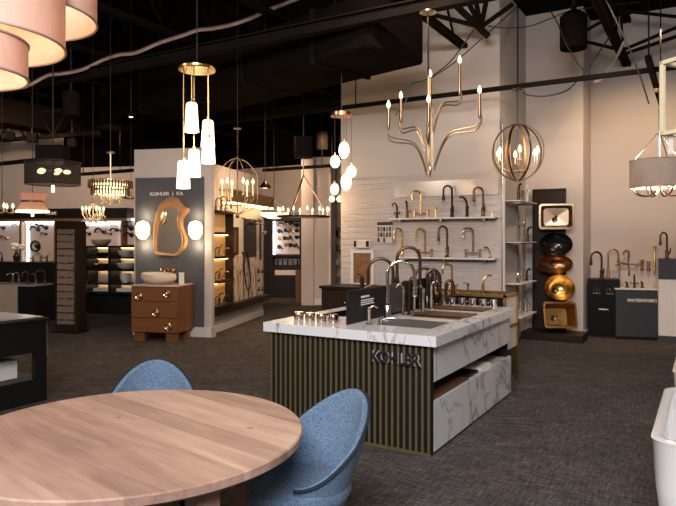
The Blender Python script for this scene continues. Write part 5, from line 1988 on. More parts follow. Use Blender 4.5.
# pebble basin
x = XA(158.5, -0.34)
b0 = at_A(x, -0.34, vt + 0.025)
t = thing('vessel_basin', 'pale pebble shaped basin standing on the oak vanity', 'basin', b0, AR)
g = G()
rows = []
for f_, z in ((0.55, 0.0), (0.8, 0.02), (0.98, 0.08), (1.0, 0.12), (0.96, 0.155), (0.9, 0.165), (0.86, 0.15), (0.8, 0.1), (0.5, 0.05), (0.02, 0.045)):
    rows.append([Vector((0.295 * f_ * math.cos(a) * (1 + 0.05 * math.cos(2 * a + 0.6)), 0.19 * f_ * math.sin(a) * (1 + 0.06 * math.cos(a)), z + (0.022 * math.cos(a - 2.2) if 0.07 < z else 0) * f_)) for a in [k * 2 * PI / 40 for k in range(41)]])
g.grid(rows).build('basin', mat('speckled_ceramic', (0.62, 0.53, 0.47), 0.3, var=0.15, scale=14), t)
G().cyl((0, 0, 0), 0.025, 0.044, 0.052, 14).build('drain', 'brass', t)
# wall tap
x0 = XA(169, -0.02)
z0 = ZA(169, 270, -0.02)
t = thing('wall_tap', 'brass wall tap with two knobs above the pebble basin', 'faucet', at_A(x0, -0.012, z0), AR)
for dx in (-0.11, 0.0, 0.11):
    G().tube([(dx, 0, 0), (dx, -0.05, 0)], [0.028, 0.02], 14).build('mount', 'brass', t)
for dx in (-0.11, 0.11):
    G().ball((dx, -0.07, 0), 0.028).build('handle', 'brass', t)
G().tube([(0, -0.04, 0), (0, -0.17, 0.0), (0, -0.19, -0.03)], 0.014, 10).build('spout', 'brass', t)
# towel and card by the basin
t = thing('toiletry_stand', 'small white folded card and dark bottle standing right of the pebble basin', 'card', at_A(XA(182, -0.3), -0.3, vt + 0.025), AR)
G().prism([(-0.03, -0.05), (0.06, -0.05), (0.06, -0.045), (-0.03, -0.045)], 0, 0.19).build('card', 'paper', t, smooth=False)
G().lathe([(0, 0), (0.025, 0), (0.025, 0.11), (0.01, 0.13), (0.01, 0.15), (0, 0.15)], (-0.055, 0, 0), 14).build('bottle', 'black_gloss', t)
# mirror
out = [(250, 150), (205, 180), (181, 225), (165, 290), (157, 370), (163, 440), (178, 480), (230, 484), (285, 487), (315, 465), (343, 430), (351, 390), (338, 350), (325, 310), (331, 268), (354, 240), (360, 218), (335, 205), (312, 180), (292, 157)]
inn = [(262, 208), (228, 218), (205, 240), (192, 300), (182, 375), (178, 430), (182, 458), (228, 464), (276, 470), (298, 452), (314, 425), (319, 390), (309, 350), (294, 310), (292, 265), (299, 240), (300, 225), (296, 216), (288, 211), (276, 208)]
def mp_(p):
    px, py = 125 + p[0] / 5.622, 170 + p[1] / 5.622
    return Vector((XA(px, -0.04), 0, ZA(px, py, -0.04)))
cm = mp_((255, 330))
oc = spline([mp_(p) - cm for p in out + out[:1]], 4)[:-1]
ic = spline([mp_(p) - cm for p in inn + inn[:1]], 4)[:-1]
t = thing('wall_mirror', 'wavy mirror in a thick golden wood frame on the grey partition', 'mirror', at_A(cm.x, -0.012, cm.z), AR)
n = min(len(oc), len(ic))
rows = []
for k in range(n):
    o_, i_ = oc[k], ic[k]
    row = [o_, o_ + Vector((0, -0.03, 0)), o_.lerp(i_, 0.35) + Vector((0, -0.055, 0)), o_.lerp(i_, 0.7) + Vector((0, -0.05, 0)), i_ + Vector((0, -0.025, 0)), i_]
    rows.append(row + [row[0]])
G().grid(rows, closed=True).build('frame', 'tan' if False else mat('golden_wood', (0.52, 0.27, 0.12), 0.35, var=0.15, scale=6, metal=0.25), t)
g = G()
vs = [g.bm.verts.new(p * 1.0 + Vector((0, -0.012, 0))) for p in ic]
vc = g.bm.verts.new((0, -0.012, 0))
for k in range(len(vs)):
    g.bm.faces.new((vc, vs[k], vs[(k + 1) % len(vs)]))
g.build('glass', 'mirror', t)
# sconces
for px, lb in ((144, 'glowing glass wall sconce left of the wavy mirror'), (196.5, 'glowing glass wall sconce right of the wavy mirror')):
    x = XA(px, -0.08)
    z = ZA(px, 231, -0.08)
    t = thing('wall_sconce', lb, 'wall light', at_A(x, -0.012, z), AR, 'sconces by the wavy mirror')
    G().box(-0.05, 0.05, -0.03, 0, -0.1, 0.10).bevel(0.01, 2).build('back_plate', 'brass', t)
    G().lathe([(0, -0.14), (0.06, -0.13), (0.11, -0.06), (0.12, 0.06), (0.09, 0.14), (0, 0.17)], (0, -0.11, 0), 24).build('glass_shade', 'globe_lit', t)
    G().tube([(0, -0.02, -0.06), (0, -0.1, -0.12)], 0.012, 8).build('arm', 'brass', t)
    lamp(at_A(x, -0.13, z - 0.24), 5, (1.0, 0.8, 0.5), 0.05)
    lamp(at_A(x, -0.13, z + 0.26), 3, (1.0, 0.8, 0.5), 0.05)

# ================================================================== SHOWER DISPLAY BEHIND THE PARTITION (local x = 0 faces out)
SO = lambda y, z, x=-0.14: at_A(x, y, z)
RS = AR + PI / 2          # local x of a hung thing runs along the wall, local -y points out to +x... (turned a quarter)
def sh(name, label, cat, y, z, group=None):
    return thing(name, label, cat, at_A(-0.14, y, z), RS, group)
# base ledge
t = sh('display_ledge', 'dark timber ledge carrying the shower display panels', 'ledge', 1.55, 0.33)
G().box(-1.45, 1.42, -0.16, 0, 0, 0.12).bevel(0.004, 1).build('ledge', 'oak_dark', t)
# lit niche tower at the near end
t = sh('niche_tower', 'narrow open shelf tower with three warmly lit niches behind the partition', 'shelf', 0.50, 0.45)
tw = 0.36
G().box(-tw, tw, -0.03, 0, 0, 1.62).build('back_panel', mat('warm_gold_panel', (0.62, 0.42, 0.2), 0.5), t, smooth=False)
for k, z in enumerate((0.0, 0.42, 0.83, 1.24, 1.60)):
    G().box(-tw, tw, -0.20, -0.03, z, z + 0.04).build('shelf_board', 'oak_dark', t, smooth=False)
G().box(tw - 0.02, tw, -0.18, -0.03, 0, 1.62).build('side_panel', 'oak_dark', t, smooth=False)
for z in (0.40, 0.81, 1.22):
    G().box(-tw + 0.02, tw - 0.04, -0.09, -0.05, z, z + 0.018).build('light_strip', 'led_warm', t, smooth=False)
k = 0
for z, nm_ in ((0.45 + 0.04, 'lowest'), (0.45 + 0.46, 'middle'), (0.45 + 0.87, 'upper')):
    for j, (yy, h, m_) in enumerate(((0.26, 0.16, 'brass'), (0.44, 0.20, 'brass_dark' if nm_ != 'lowest' else 'bronze'), (0.66, 0.13, 'brass' if nm_ != 'lowest' else 'bronze'))):
        faucet(['first', 'second', 'third'][j] + ' tap from the partition in the ' + nm_ + ' lit niche', 'lever', m_, at_A(-0.02 - 0.04, yy, z), RS, h, 0.09, 'taps in the lit niches')
    k += 1
for j, (yy, h) in enumerate(((0.28, 0.22), (0.5, 0.26), (0.70, 0.2))):
    faucet(['first', 'second', 'third'][j] + ' dark tap from the partition on top of the niche tower', 'arc', 'bronze', at_A(-0.05, yy, 0.45 + 1.645), RS + 0.4, h, 0.1, 'taps on top of the niche tower')
# marble panels
q = [SY(226), SY(244), SY(263)]
for k in range(2):
    y0, y1 = max(q[k], 0.9) + 0.01, q[k + 1] - 0.01
    t = sh('marble_panel', ['veined marble panel below the framed dark tile on the shower wall', 'veined marble panel below the black shower column'][k], 'panel', (y0 + y1) / 2, 0.45, 'marble panels on the shower wall')
    hw = (y1 - y0) / 2
    G().box(-hw, hw, -0.03, 0, 0, 0.84).build('panel', 'cream_marble', t, smooth=False)
# framed dark tile
y0, y1 = SY(226.5), SY(238.5)
zt, zb = SZ(232, 227), SZ(232, 255)
t = sh('tile_sample', 'framed dark brown tile sample on the shower wall', 'panel', (y0 + y1) / 2, (zt + zb) / 2)
hw, hh = (y1 - y0) / 2, (zt - zb) / 2
G().box(-hw + 0.04, hw - 0.04, -0.03, 0, -hh + 0.04, hh - 0.04).build('tile', 'walnut', t, smooth=False)
g = G()
g.box(-hw, hw, -0.045, 0, hh - 0.04, hh).box(-hw, hw, -0.045, 0, -hh, -hh + 0.04).box(-hw, -hw + 0.04, -0.045, 0, -hh, hh).box(hw - 0.04, hw, -0.045, 0, -hh, hh)
g.build('frame', 'oak_dark', t, smooth=False)
# slate shower column with hand shower and hose
y0, y1 = SY(245.5), SY(256.5)
zt, zb = SZ(251, 219), SZ(251, 257)
t = sh('shower_unit', 'tall dark slate shower panel with a black hand shower and looped hose', 'shower', (y0 + y1) / 2, (zt + zb) / 2)
hw, hh = (y1 - y0) / 2, (zt - zb) / 2
G().box(-hw, hw, -0.04, 0, -hh, hh).build('panel', mat('slate', (0.03, 0.027, 0.027), 0.4, var=0.5, scale=5, spec=0.2), t, smooth=False)
G().tube([(-hw - 0.10, 0, -hh + 0.1), (-hw - 0.10, -0.06, -hh + 0.1), (-hw - 0.10, -0.06, hh), (-hw - 0.10, 0, hh)], 0.014, 8).build('slide_rail', 'black', t)
G().tube(spline([(-hw - 0.10, -0.06, hh - 0.2), (-hw - 0.10, -0.14, hh - 0.1), (-hw - 0.08, -0.22, hh - 0.08)], 4), [0.014] * 4 + [0.02, 0.03, 0.05, 0.05, 0.045], 10).build('hand_shower', 'black', t)
hose = spline([(-hw - 0.10, -0.06, -hh + 0.1), (-hw - 0.16, -0.08, -hh - 0.3), (-hw - 0.02, -0.09, -hh - 0.62), (-hw + 0.16, -0.08, -hh - 0.5), (-hw + 0.10, -0.07, -hh - 0.15), (-hw + 0.0, -0.06, -hh + 0.12)], 6)
G().tube(hose, 0.013, 8).build('hose', 'black', t)
G().tube([(-hw - 0.10, -0.03, -hh + 0.1), (-hw - 0.10, -0.03, -hh - 0.78)], 0.012, 8).build('riser', 'black', t)
G().tube([(0.02, 0, hh - 0.05), (0.02, -0.2, hh - 0.04), (0.02, -0.22, hh - 0.08)], 0.013, 8).build('rain_arm', 'black', t)
G().lathe([(0, 0), (0.10, 0), (0.10, 0.012), (0.02, 0.03), (0, 0.03)], (0.02, -0.22, hh - 0.11), 20).build('rain_head', 'black', t)
# black slide bar and knobs
yb_ = SY(259.5)
zt, zb = SZ(259, 217), SZ(259, 262)
t = sh('slide_bar', 'black vertical shower slide bar at the far end of the shower wall', 'shower', yb_, zb)
G().tube([(0, 0, 0.05), (0, -0.06, 0.05), (0, -0.06, zt - zb - 0.05), (0, 0, zt - zb - 0.05)], 0.02, 8).build('bar', 'black', t)
G().tube([(0, -0.06, 0.55), (0, -0.14, 0.62), (0, -0.17, 0.60)], [0.02, 0.02, 0.05], 10).build('hand_shower', 'chrome', t)
for k, (px, py) in enumerate(((258.5, 272), (262, 272), (258.5, 281), (258.5, 290), (262, 290))):
    t = sh('shower_valve', ['upper left', 'upper right', 'middle', 'lower left', 'lower right'][k] + ' round black valve at the far end of the shower wall', 'valve', min(SY(px), 2.95), SZ(px, py), 'black valves on the shower wall')
    mt = Matrix.Rotation(PI / 2, 4, 'X')
    G().lathe([(0, 0), (0.05, 0), (0.05, 0.014), (0.02, 0.02), (0.02, 0.06), (0, 0.06)], seg=16, mtx=mt).build('plate', 'black', t)
    G().tube([(0, -0.05, 0), (0.0, -0.055, 0.06)], 0.01, 6).build('lever', 'black', t)
# lit valance along the top
y0, y1 = 0.62, 2.95
t = sh('light_valance', 'warmly lit timber valance above the shower display', 'valance', (y0 + y1) / 2, 2.26)
hw = (y1 - y0) / 2
G().box(-hw, hw, -0.26, -0.24, 0, 0.2).build('fascia', 'brass_dark', t, smooth=False)
G().box(-hw, hw, -0.26, 0, 0.2, 0.22).build('top', 'tan', t, smooth=False)
G().box(-hw + 0.02, hw - 0.02, -0.255, -0.06, -0.03, 0.0).build('light_strip', 'led_warm', t, smooth=False)

# ================================================================== FAR BLACK DISPLAY
d0 = 17.1
q = P(264, d0)
t = thing('display_case', 'far black display case with a bright back panel of fittings', 'display case', q, YAW - R(2))
s_ = d0 / F
fw = (301.5 - 264) * s_
zt = Z(213.5, d0)
def fx(px):
    return (px - 264) * s_
g = G()
g.box(0, fw, 0.0, 0.5, 0, 0.86).box(0, fx(272.5), 0, 0.5, 0.86, zt).box(fw - 0.05, fw, 0, 0.5, 0.86, zt).box(0, fw, 0, 0.5, zt - 0.2, zt).box(0, fw, 0.46, 0.5, 0, zt)
g.box(fx(272.5), fw - 0.05, 0.05, 0.46, Z(257, d0), Z(255, d0)).box(fx(272.5), fw - 0.05, 0.02, 0.46, Z(269, d0), Z(266, d0))
g.build('carcass', 'black', t, smooth=False)
G().box(fx(273.5), fw - 0.06, 0.42, 0.455, Z(254.5, d0), zt - 0.21).build('back_panel', 'panel_light', t, smooth=False)
G().box(fx(272.5), fx(274), 0.2, 0.26, Z(254.5, d0), zt - 0.21).build('light_strip', 'led', t, smooth=False)
G().box(fx(273), fw - 0.06, 0.40, 0.455, Z(265.5, d0), Z(258, d0)).build('lower_panel', 'panel_light', t, smooth=False)
G().box(fx(275), fw - 0.06, 0.05, 0.09, Z(268.5, d0) - 0.06, Z(268.5, d0) - 0.04).build('light_strip', 'led', t, smooth=False)
G().box(fx(275), fw - 0.06, -0.004, 0.0, Z(275, d0), Z(270, d0)).build('lit_band', 'panel_light', t, smooth=False)
random.seed(11)
k = 0
for r_, py in enumerate((224, 231, 238, 246)):
    for j, px in enumerate((277.5, 283, 289, 295)):
        v = Matrix.Rotation(YAW - R(2), 3, 'Z') @ Vector((fx(px + random.uniform(-1, 1)), 0.42, 0))
        rw, cl = ['top', 'second', 'third', 'lowest'][r_], ['first', 'second', 'third', 'fourth'][j]
        t2 = thing('wall_fitting', f'{cl} fitting from the left in the {rw} row of the far bright panel', 'fitting', Vector((q.x, q.y, Z(py + random.uniform(-1, 1), d0))) + v, YAW - R(2), 'fittings on the far bright panel')
        m_ = random.choice(['black', 'black', 'bronze', 'brass_dark'])
        G().tube([(0, 0, 0), (0, -0.06, 0)], [0.06, 0.03], 10).build('plate', m_, t2)
        a = random.uniform(-0.6, 0.6)
        G().tube([(0, -0.06, 0), (0.09 * math.cos(a), -0.1, 0.09 * math.sin(a)), (0.12 * math.cos(a), -0.1, -0.06)], 0.022, 8).build('spout', m_, t2)
for k in range(5):
    v = Matrix.Rotation(YAW - R(2), 3, 'Z') @ Vector((fx(277 + 5 * k), 0.2, 0))
    faucet(['first', 'second', 'third', 'fourth', 'fifth'][k] + ' tap from the left on the shelf of the far black display case', 'short', 'chrome' if k % 2 else 'black', Vector((q.x, q.y, Z(266, d0))) + v, YAW, 0.16, 0.1, 'taps on the far black display case')
q = P(299.5, 15.6)
o = G().box(-0.10, 0.35, 0, 0.4, 0, 0.82).bevel(0.005, 1).build('side_cabinet', 'walnut', None, loc=q, rz=YAW)
tag(o, 'narrow reddish brown cabinet end beside the far white pillar', 'cabinet')
# rack of samples on the far wall right of the pillar
q = PN(335.5, 15.08)
dR = dep(335.5, 15.08)
t = thing('wall_rack', 'white wall rack with small shelves between the far pillar and the faucet wall', 'rack', q, 0)
for x in (-0.26, 0.22):
    G().box(x - 0.015, x + 0.015, -0.03, 0, Z(284, dR), Z(222, dR)).build('upright', 'trim', t, smooth=False)
for py in (228, 236, 250, 264, 276):
    G().box(-0.3, 0.3, -0.2, 0, Z(py, dR) - 0.015, Z(py, dR)).build('shelf_board', 'oak_dark' if py < 255 else 'trim', t, smooth=False)
for py, m_, lb in ((236, 'black', 'dark box on the second shelf of the far white rack'), (250, 'green', 'small green pot on the third shelf of the far white rack'), (264, 'paper', 'white box on the fourth shelf of the far white rack')):
    o = G().lathe([(0, 0), (0.07, 0), (0.08, 0.14), (0, 0.16)], seg=12).build('jar', m_, None, loc=q + Vector((0.08, -0.1, Z(py, dR))))
    tag(o, lb, 'jar', 'jars on the far white rack')

# ================================================================== FAR LEFT DISPLAYS (on the left wall)
def at_L(x, off=0.0, z=0.0):
    return WL0 + Matrix.Rotation(AR, 3, 'Z') @ Vector((x, -off, z))
OF = 0.30
x0, x1 = -5.0, LX(127, OF)
t = thing('sign_fascia', 'long dark fascia board with pale lettering above the far left displays', 'sign', at_L(0, 0, 0), AR)
zb, zt = LZ(60, 218.5, OF), LZ(60, 208.5, OF)
G().box(x0, x1, -OF, 0, zb, zt).build('board', 'black', t, smooth=False)
G().box(x0, x1, -OF - 0.015, 0, zb - 0.06, zb).build('trim_strip', 'tan', t, smooth=False)
text_mesh('lettering', 'HOME', 'text_white', 0.27, 0.075, 0.01, t, (LX(51.5, OF), -OF - 0.008, LZ(51, 213.3, OF)), thick=0.01)
# lit bays
def bay(label, pa, pb, py0, py1, posts):
    xa, xb = LX(pa, 0.05), LX(pb, 0.05)
    zt_, zb_ = LZ(40, py0, 0.05), LZ(40, py1, 0.05)
    t = thing('display_bay', label, 'display', at_L((xa + xb) / 2, 0, 0), AR, 'lit wall bays of the far left displays')
    hw = (xb - xa) / 2
    G().box(-hw, hw, -0.05, 0, zb_, zt_).build('back_panel', 'panel_light', t, smooth=False)
    G().box(-hw, hw, -0.10, -0.06, zt_ - 0.045, zt_ - 0.005).build('light_strip', 'led', t, smooth=False)
    for s2 in posts:
        xx = s2 * (hw - 0.03)
        G().box(xx - 0.03, xx + 0.03, -0.07, -0.05, zb_, zt_ - 0.05).build('light_strip', 'led', t, smooth=False)
    G().box(hw, hw + 0.06, -0.2, 0, zb_, zt_).build('post', 'tan', t, smooth=False)
    return t
bay('bright wall bay at the far left edge with flowers in front', -30, 23.5, 221, 264, (1,))
bay('bright wall bay between the tan post and the tall sample tower', 27, 58, 221, 264, (-1,))
bay('bright wall bay above the black shelving', 84, 124, 222, 250, (1,))
bay('bluish lit wall bay left of the partition edge', 127.5, 150, 219, 250, ())
gf = 'fittings on the far left bays'
for px, py, m_, sz, lb in (
    (36.5, 224, 'black', 0.06, 'small dark hook at the top of the middle left bay'), (38, 229, 'bronze', 0.11, 'curved bronze fitting in the middle left bay'),
    (46, 227.5, 'black', 0.10, 'dark shower head at the top right of the middle left bay'), (46, 234, 'bronze', 0.06, 'small bronze valve below the dark shower head'),
    (37, 246, 'bronze', 0.12, 'round bronze ring fitting low in the middle left bay'), (7, 238, 'brass_dark', 0.09, 'brass fitting in the far left bay'), (3.5, 228, 'black', 0.08, 'dark fitting at the top of the far left bay'), (19, 226, 'brass_dark', 0.07, 'small brass fitting beside the light strip of the far left bay'),
    (87, 227, 'bronze', 0.08, 'first fitting of the upper row in the bay above the black shelving'), (89.5, 234, 'black', 0.07, 'dark fitting at the left of the bay above the black shelving'), (103.5, 231, 'bronze', 0.12, 'largest bronze fitting in the bay above the black shelving'),
    (110.5, 230, 'brass_dark', 0.05, 'small brass fitting right of the largest bronze one'), (111, 234, 'black', 0.05, 'small dark fitting below the small brass one'), (117, 230, 'black', 0.08, 'dark fitting near the right of the bay above the black shelving'), (121, 230.5, 'black', 0.07, 'rightmost dark fitting of the bay above the black shelving'), (116, 226, 'brass_dark', 0.05, 'small brass fitting at the upper right of the bay above the black shelving'),
    (131, 228, 'black', 0.12, 'upper dark fitting in the bluish lit bay'), (131.5, 235, 'black', 0.10, 'lower dark fitting in the bluish lit bay'),
):
    t = thing('wall_fitting', lb, 'fitting', at_L(LX(px, 0.06), 0.05, LZ(px, py, 0.06)), AR, gf)
    G().tube([(0, 0, 0), (0, -0.05, 0)], [sz * 0.6, sz * 0.35], 12).build('plate', m_, t)
    if 'ring' in lb:
        G().ring((0, -0.07, 0), sz, 0.025, 24, 6, 'xz').build('ring', m_, t)
    else:
        G().tube(spline([(0, -0.04, 0), (-sz * 0.5, -0.1, sz * 0.5), (-sz * 1.1, -0.12, sz * 0.3), (-sz * 1.3, -0.12, -sz * 0.3)], 4), sz * 0.22, 8).build('spout', m_, t)
# counter below the bays
off = 2.3
xa, xb = LX(-25, off), LX(53, off)
dq = LD(30, off)
zt, zl = LZ(30, 262, off), LZ(30, 284, off + 0.35)
t = thing('display_counter', 'dark two level display counter along the far left wall', 'counter', at_L(0, off, 0), AR)
G().box(xa, xb, 0.0, 0.5, 0, zt - 0.03).build('body', 'black', t, smooth=False)
G().box(xa - 0.02, xb + 0.02, -0.03, 0.53, zt - 0.03, zt).build('top', 'oak_dark', t, smooth=False)
G().box(xa, xb, -0.5, 0, 0, zl - 0.03).build('lower_body', 'black', t, smooth=False)
G().box(xa, xb, -0.53, 0, zl - 0.03, zl).build('lower_top', 'stone', t, smooth=False)
G().box(xa, LX(18, off + 0.5), -0.52, -0.5, 0.05, zl - 0.03).build('front_panel', 'stone', t, smooth=False)
gc = 'fittings on the far left counter'
for px, lvl, st, m_, h, rc, lb in (
    (2, 1, 'arc', 'black', 0.22, 0.16, 'black arched faucet at the left end of the far left counter top'),
    (41, 1, 'bridge', 'brass', 0.17, 0.08, 'brass bridge faucet on the far left counter top'),
    (47, 1, 'short', 'bronze', 0.12, 0.08, 'dark low tap right of the brass bridge faucet on the counter top'),
    (33, 1, 'short', 'bronze', 0.1, 0.08, 'dark low tap left of the brass bridge faucet on the counter top'),
    (13, 0, 'cross', 'chrome', 0.2, 0.1, 'first chrome tap on the lower level of the far left counter'),
    (19, 0, 'cross', 'chrome', 0.22, 0.1, 'second chrome tap on the lower level of the far left counter'),
    (28, 0, 'square', 'bronze', 0.24, 0.1, 'wide bronze faucet on the lower level of the far left counter'),
    (36, 0, 'lever', 'chrome', 0.2, 0.1, 'chrome lever tap near the right of the lower counter level'),
    (45, 0, 'arc', 'bronze', 0.28, 0.17, 'bronze arched faucet at the right of the lower counter level'),
):
    of = off - 0.2 if lvl else off + 0.25
    faucet(lb, st, m_, at_L(LX(px, of), of, zt if lvl else zl), AR - 0.8, h, rc, gc)
of = off - 0.2
t = thing('flower_vase', 'dark vase of white flowers on the far left counter', 'vase', at_L(LX(16.5, of), of, zt), AR)
G().lathe([(0, 0), (0.05, 0), (0.07, 0.1), (0.03, 0.17), (0.035, 0.19), (0, 0.18)], seg=18).build('vase', 'black_gloss', t)
random.seed(2)
for k in range(7):
    a, b_ = random.uniform(-0.12, 0.10), random.uniform(-0.07, 0.07)
    zf = random.uniform(0.27, 0.36)
    fl = G().ball((a, b_, zf), 0.062, 0.8, 9, 6).build('flower', 'flower', t)
    G().tube([(0, 0, 0.16), (a, b_, zf - 0.02)], 0.006, 5).build('stem', 'green', fl)
# tall sample tower
q = P(54.5, 10.8)
t = thing('sample_tower', 'tall brown framed tower of cabinet pulls in front of the far left displays', 'display', q, AR)
ht, hw = Z(221.5, 10.7), 0.43
G().box(0, hw, 0.02, 0.12, 0.03, ht).build('frame', 'oak_dark', t, smooth=False)
G().box(hw, hw + 0.03, 0, 0.22, 0.03, ht).build('side_panel', 'oak_dark', t, smooth=False)
G().box(0.05, hw - 0.05, 0.0, 0.02, 0.14, ht - 0.13).build('panel', mat('taupe_board', (0.22, 0.16, 0.13), 0.5), t, smooth=False)
G().box(0.05, hw - 0.05, -0.006, 0.0, 0.14, 0.16).box(hw - 0.06, hw - 0.045, -0.006, 0.0, 0.14, ht - 0.13).build('edge_strip', 'steel_brushed', t, smooth=False)
G().box(-0.02, hw + 0.05, -0.06, 0.27, 0, 0.03).build('base', 'black', t, smooth=False)
rows_n = 13
for k in range(rows_n):
    for c_ in range(2):
        z = ht - 0.22 - k * (ht - 0.45) / (rows_n - 1)
        v = Matrix.Rotation(AR, 3, 'Z') @ Vector((0.14 + 0.17 * c_, 0, 0))
        m_ = ['bronze', 'nickel', 'brass_dark', 'black'][(k * 2 + c_ * 3 + k // 3) % 4]
        hl = 0.05 + 0.012 * ((k * 7 + c_ * 3) % 3)
        o = G().tube([(-hl, 0, 0), (-hl, -0.025, 0), (hl, -0.025, 0), (hl, 0, 0)], 0.008, 6).build('cabinet_pull', m_, None, loc=Vector((q.x, q.y, z)) + v, rz=AR)
        tag(o, 'small metal bar pull on the pale panel of the tall sample tower', 'pull', 'cabinet pulls on the sample tower')
# black shelving with basins
d0 = 13.3
q = P(84.5, d0 + 0.4)
t = thing('display_shelving', 'black shelving of basins left of the grey partition', 'shelf', q, AR)
s_ = d0 / F
W2 = 1.25
ztp = Z(246, d0)
xs_ = (0.08, 0.12, 0.52, 0.62, 1.12, W2)
g = G()
for x in (0.0, 0.57, W2 - 0.06):
    g.box(x, x + 0.06, 0, 0.42, 0, ztp)
for py in (246, 257.5, 270, 284, 293):
    z = Z(py, d0)
    g.box(0, W2, 0, 0.42, z - 0.04, z)
g.box(0, W2, -0.10, 0.42, 0, Z(297, d0))
g.build('carcass', 'black', t, smooth=False)
G().box(0.06, W2 - 0.06, 0.42, 0.45, 0.4, ztp).build('back_panel', 'panel_light', t, smooth=False)
for py in (246.0, 257.5, 270, 284):
    for xa_, xb_ in ((0.08, 0.56), (0.66, 1.17)):
        G().box(xa_, xb_, 0.36, 0.39, Z(py, d0) - 0.058, Z(py, d0) - 0.041).build('light_strip', 'led_warm', t, smooth=False)  # glowing strips added under the shelves to brighten the openings
G().box(W2 - 0.34, W2 - 0.02, -0.02, 0.4, ztp, ztp + 0.03).build('top_tray', 'copper', t, smooth=False)
G().box(-0.02, 0.10, -0.14, -0.04, 0.0, 0.72).build('front_post', 'tan', t, smooth=False)
def on_sh(x, py, y=0.18):
    return Vector((q.x, q.y, Z(py, d0))) + Matrix.Rotation(AR, 3, 'Z') @ Vector((x, y, 0))
gv = 'basins on the black shelving'
def bowl(lb, x, py, r, h, m_, sq=False):
    t2 = thing('basin', lb, 'basin', on_sh(x, py), AR, gv)
    G().lathe([(0, 0), (r * 0.5, 0), (r * 0.85, h * 0.4), (r, h), (r * 0.95, h), (r * 0.78, h * 0.45), (0, h * 0.12)], seg=28).build('bowl', m_, t2)
    G().cyl((0, 0, 0), 0.02, h * 0.1, h * 0.16, 10).build('drain', 'chrome', t2)
bowl('wide grey basin on top of the black shelving', 0.29, 246, 0.22, 0.14, 'stone')
bowl('copper basin on the left side of the black shelving', 0.33, 270, 0.18, 0.11, 'copper')
bowl('white basin on the upper right shelf of the black shelving', 0.88, 257.5, 0.17, 0.14, 'porcelain')
bowl('wide white basin on the middle right shelf of the black shelving', 0.9, 270, 0.21, 0.13, 'porcelain')
bowl('tall white basin on the lower right shelf of the black shelving', 0.88, 284, 0.13, 0.2, 'porcelain')
bowl('dark basin on the upper left shelf of the black shelving', 0.33, 257.5, 0.16, 0.09, 'black_gloss')
for x, py, lb in ((0.34, 293, 'long white trough on the lowest left shelf of the black shelving'), (0.9, 293, 'long white trough on the lowest right shelf of the black shelving')):
    o = G().box(-0.19, 0.19, -0.1, 0.1, 0, 0.075).bevel(0.01, 2).build('trough_basin', 'porcelain', None, loc=on_sh(x, py), rz=AR)
    tag(o, lb, 'basin', gv)

# ================================================================== BLACK ISLAND AT THE LEFT EDGE
t = thing('display_island', 'black display island with a pale steel top at the left edge of the view', 'island', (-5.73, 1.6, 0))
L_ = 2.35
g = G()
g.box(-1.0, 0, 0, L_, 0.50, 0.80).box(-1.0, 0, 0, L_, 0.0, 0.235)
g.box(-0.06, 0, L_ - 0.12, L_, 0.235, 0.50).box(-1.0, -0.94, L_ - 0.12, L_, 0.235, 0.50).box(-1.0, 0, 0, 0.2, 0.235, 0.5)
g.build('body', 'black', t, smooth=False)
G().box(-1.02, 0.02, -0.02, L_ + 0.03, 0.80, 0.825).build('top_edge', 'black', t, smooth=False)
G().box(-0.99, -0.01, 0.02, L_ - 0.02, 0.825, 0.845).build('worktop', 'steel_brushed', t, smooth=False)
G().box(-0.30, -0.02, L_, L_ + 0.02, 0.45, 0.80).build('end_trim', 'stone', t, smooth=False)
o = G().box(-0.20, 0.20, -0.16, 0.16, 0, 0.19).bevel(0.004, 1).build('sample_box', 'paper', None, loc=(-6.12, 3.60, 0.235))
tag(o, 'white box in the open shelf of the black island at the left edge', 'box')

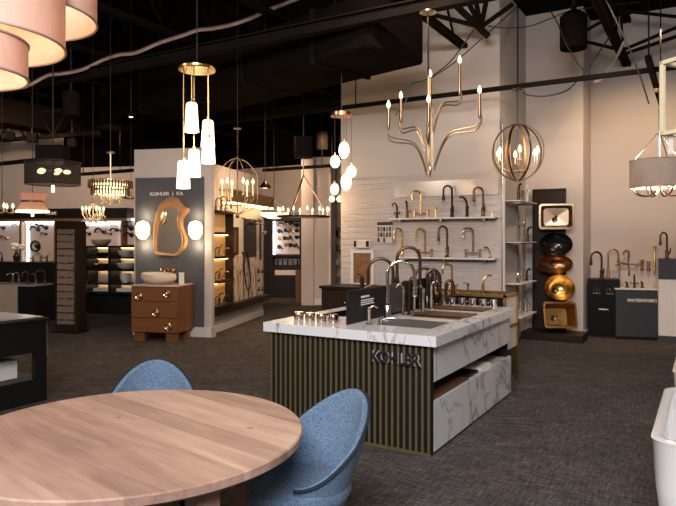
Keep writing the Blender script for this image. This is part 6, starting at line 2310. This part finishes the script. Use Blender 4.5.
# ================================================================== LIGHT
wd = bpy.data.worlds.new('world')
sc.world = wd
wd.use_nodes = True
wd.node_tree.nodes['Background'].inputs[0].default_value = (1.0, 0.85, 0.72, 1)
wd.node_tree.nodes['Background'].inputs[1].default_value = 0.07
# unseen area light standing in for a bounced camera flash, behind the camera
area(P(CX, -1.7, 4.3) + Vector((-0.7, 0, 0)), P(CX, 4.5, 0.4), KEY, 3.0, 2.0, (0.98, 0.97, 1.0))
lamp(Vector((-7.5, -0.8, 3.6)), 260, (1.0, 0.8, 0.6), 0.3, 'front_fill_light')  # unseen fill, added to brighten the south wall and reflections
lamp(Vector((3.0, 0.5, 4.0)), 60, (1.0, 0.82, 0.65), 0.3, 'front_fill_light')  # second unseen fill, added at the right
# spots without fixtures, added to brighten the right hand walls and the island
for px, dd, tx, td, tz, e, an_ in ((410, 5.6, 400, 9.9, 2.0, 105, 95), (640, 6.9, 512, 9.9, 2.2, 80, 70), (480, 4.6, 430, 6.0, 0.9, 50, 80)):
    spot(P(px, dd, 4.45), P(tx, td, tz), e * SPOT, an_, SC)
spot(P(660, 8.2, 4.35), P(634, 10.7, 1.7), 300, 95, (1.0, 0.64, 0.37))
# more added spots without fixtures, brightening the far left and the back
for px, dd, tx, td, tz, e, an_ in ((20, 11.3, 20, 14.7, 2.4, 150, 110), (110, 11.5, 110, 14.7, 2.2, 75, 100), (170, 8.0, 165, 10.2, 1.6, 18, 70), (265, 14.0, 270, 17.5, 2.2, 280, 100), (330, 11.8, 315, 15.2, 1.8, 140, 80), (288, 10.4, 246, 12.0, 1.3, 130, 85), (100, 7.5, 110, 8.5, 0.0, 35, 85)):
    spot(P(px, dd, 3.62), P(tx, td, tz), e * SPOT, an_, (1.0, 0.63, 0.37))
sc.view_settings.view_transform = 'Standard'
sc.view_settings.look = 'None'
sc.view_settings.gamma = 1.0
sc.view_settings.use_curve_mapping = False
sc.view_settings.exposure = 0.0
sc.cycles.use_denoising = True
sc.cycles.max_bounces = 8
sc.cycles.sample_clamp_indirect = 6.0
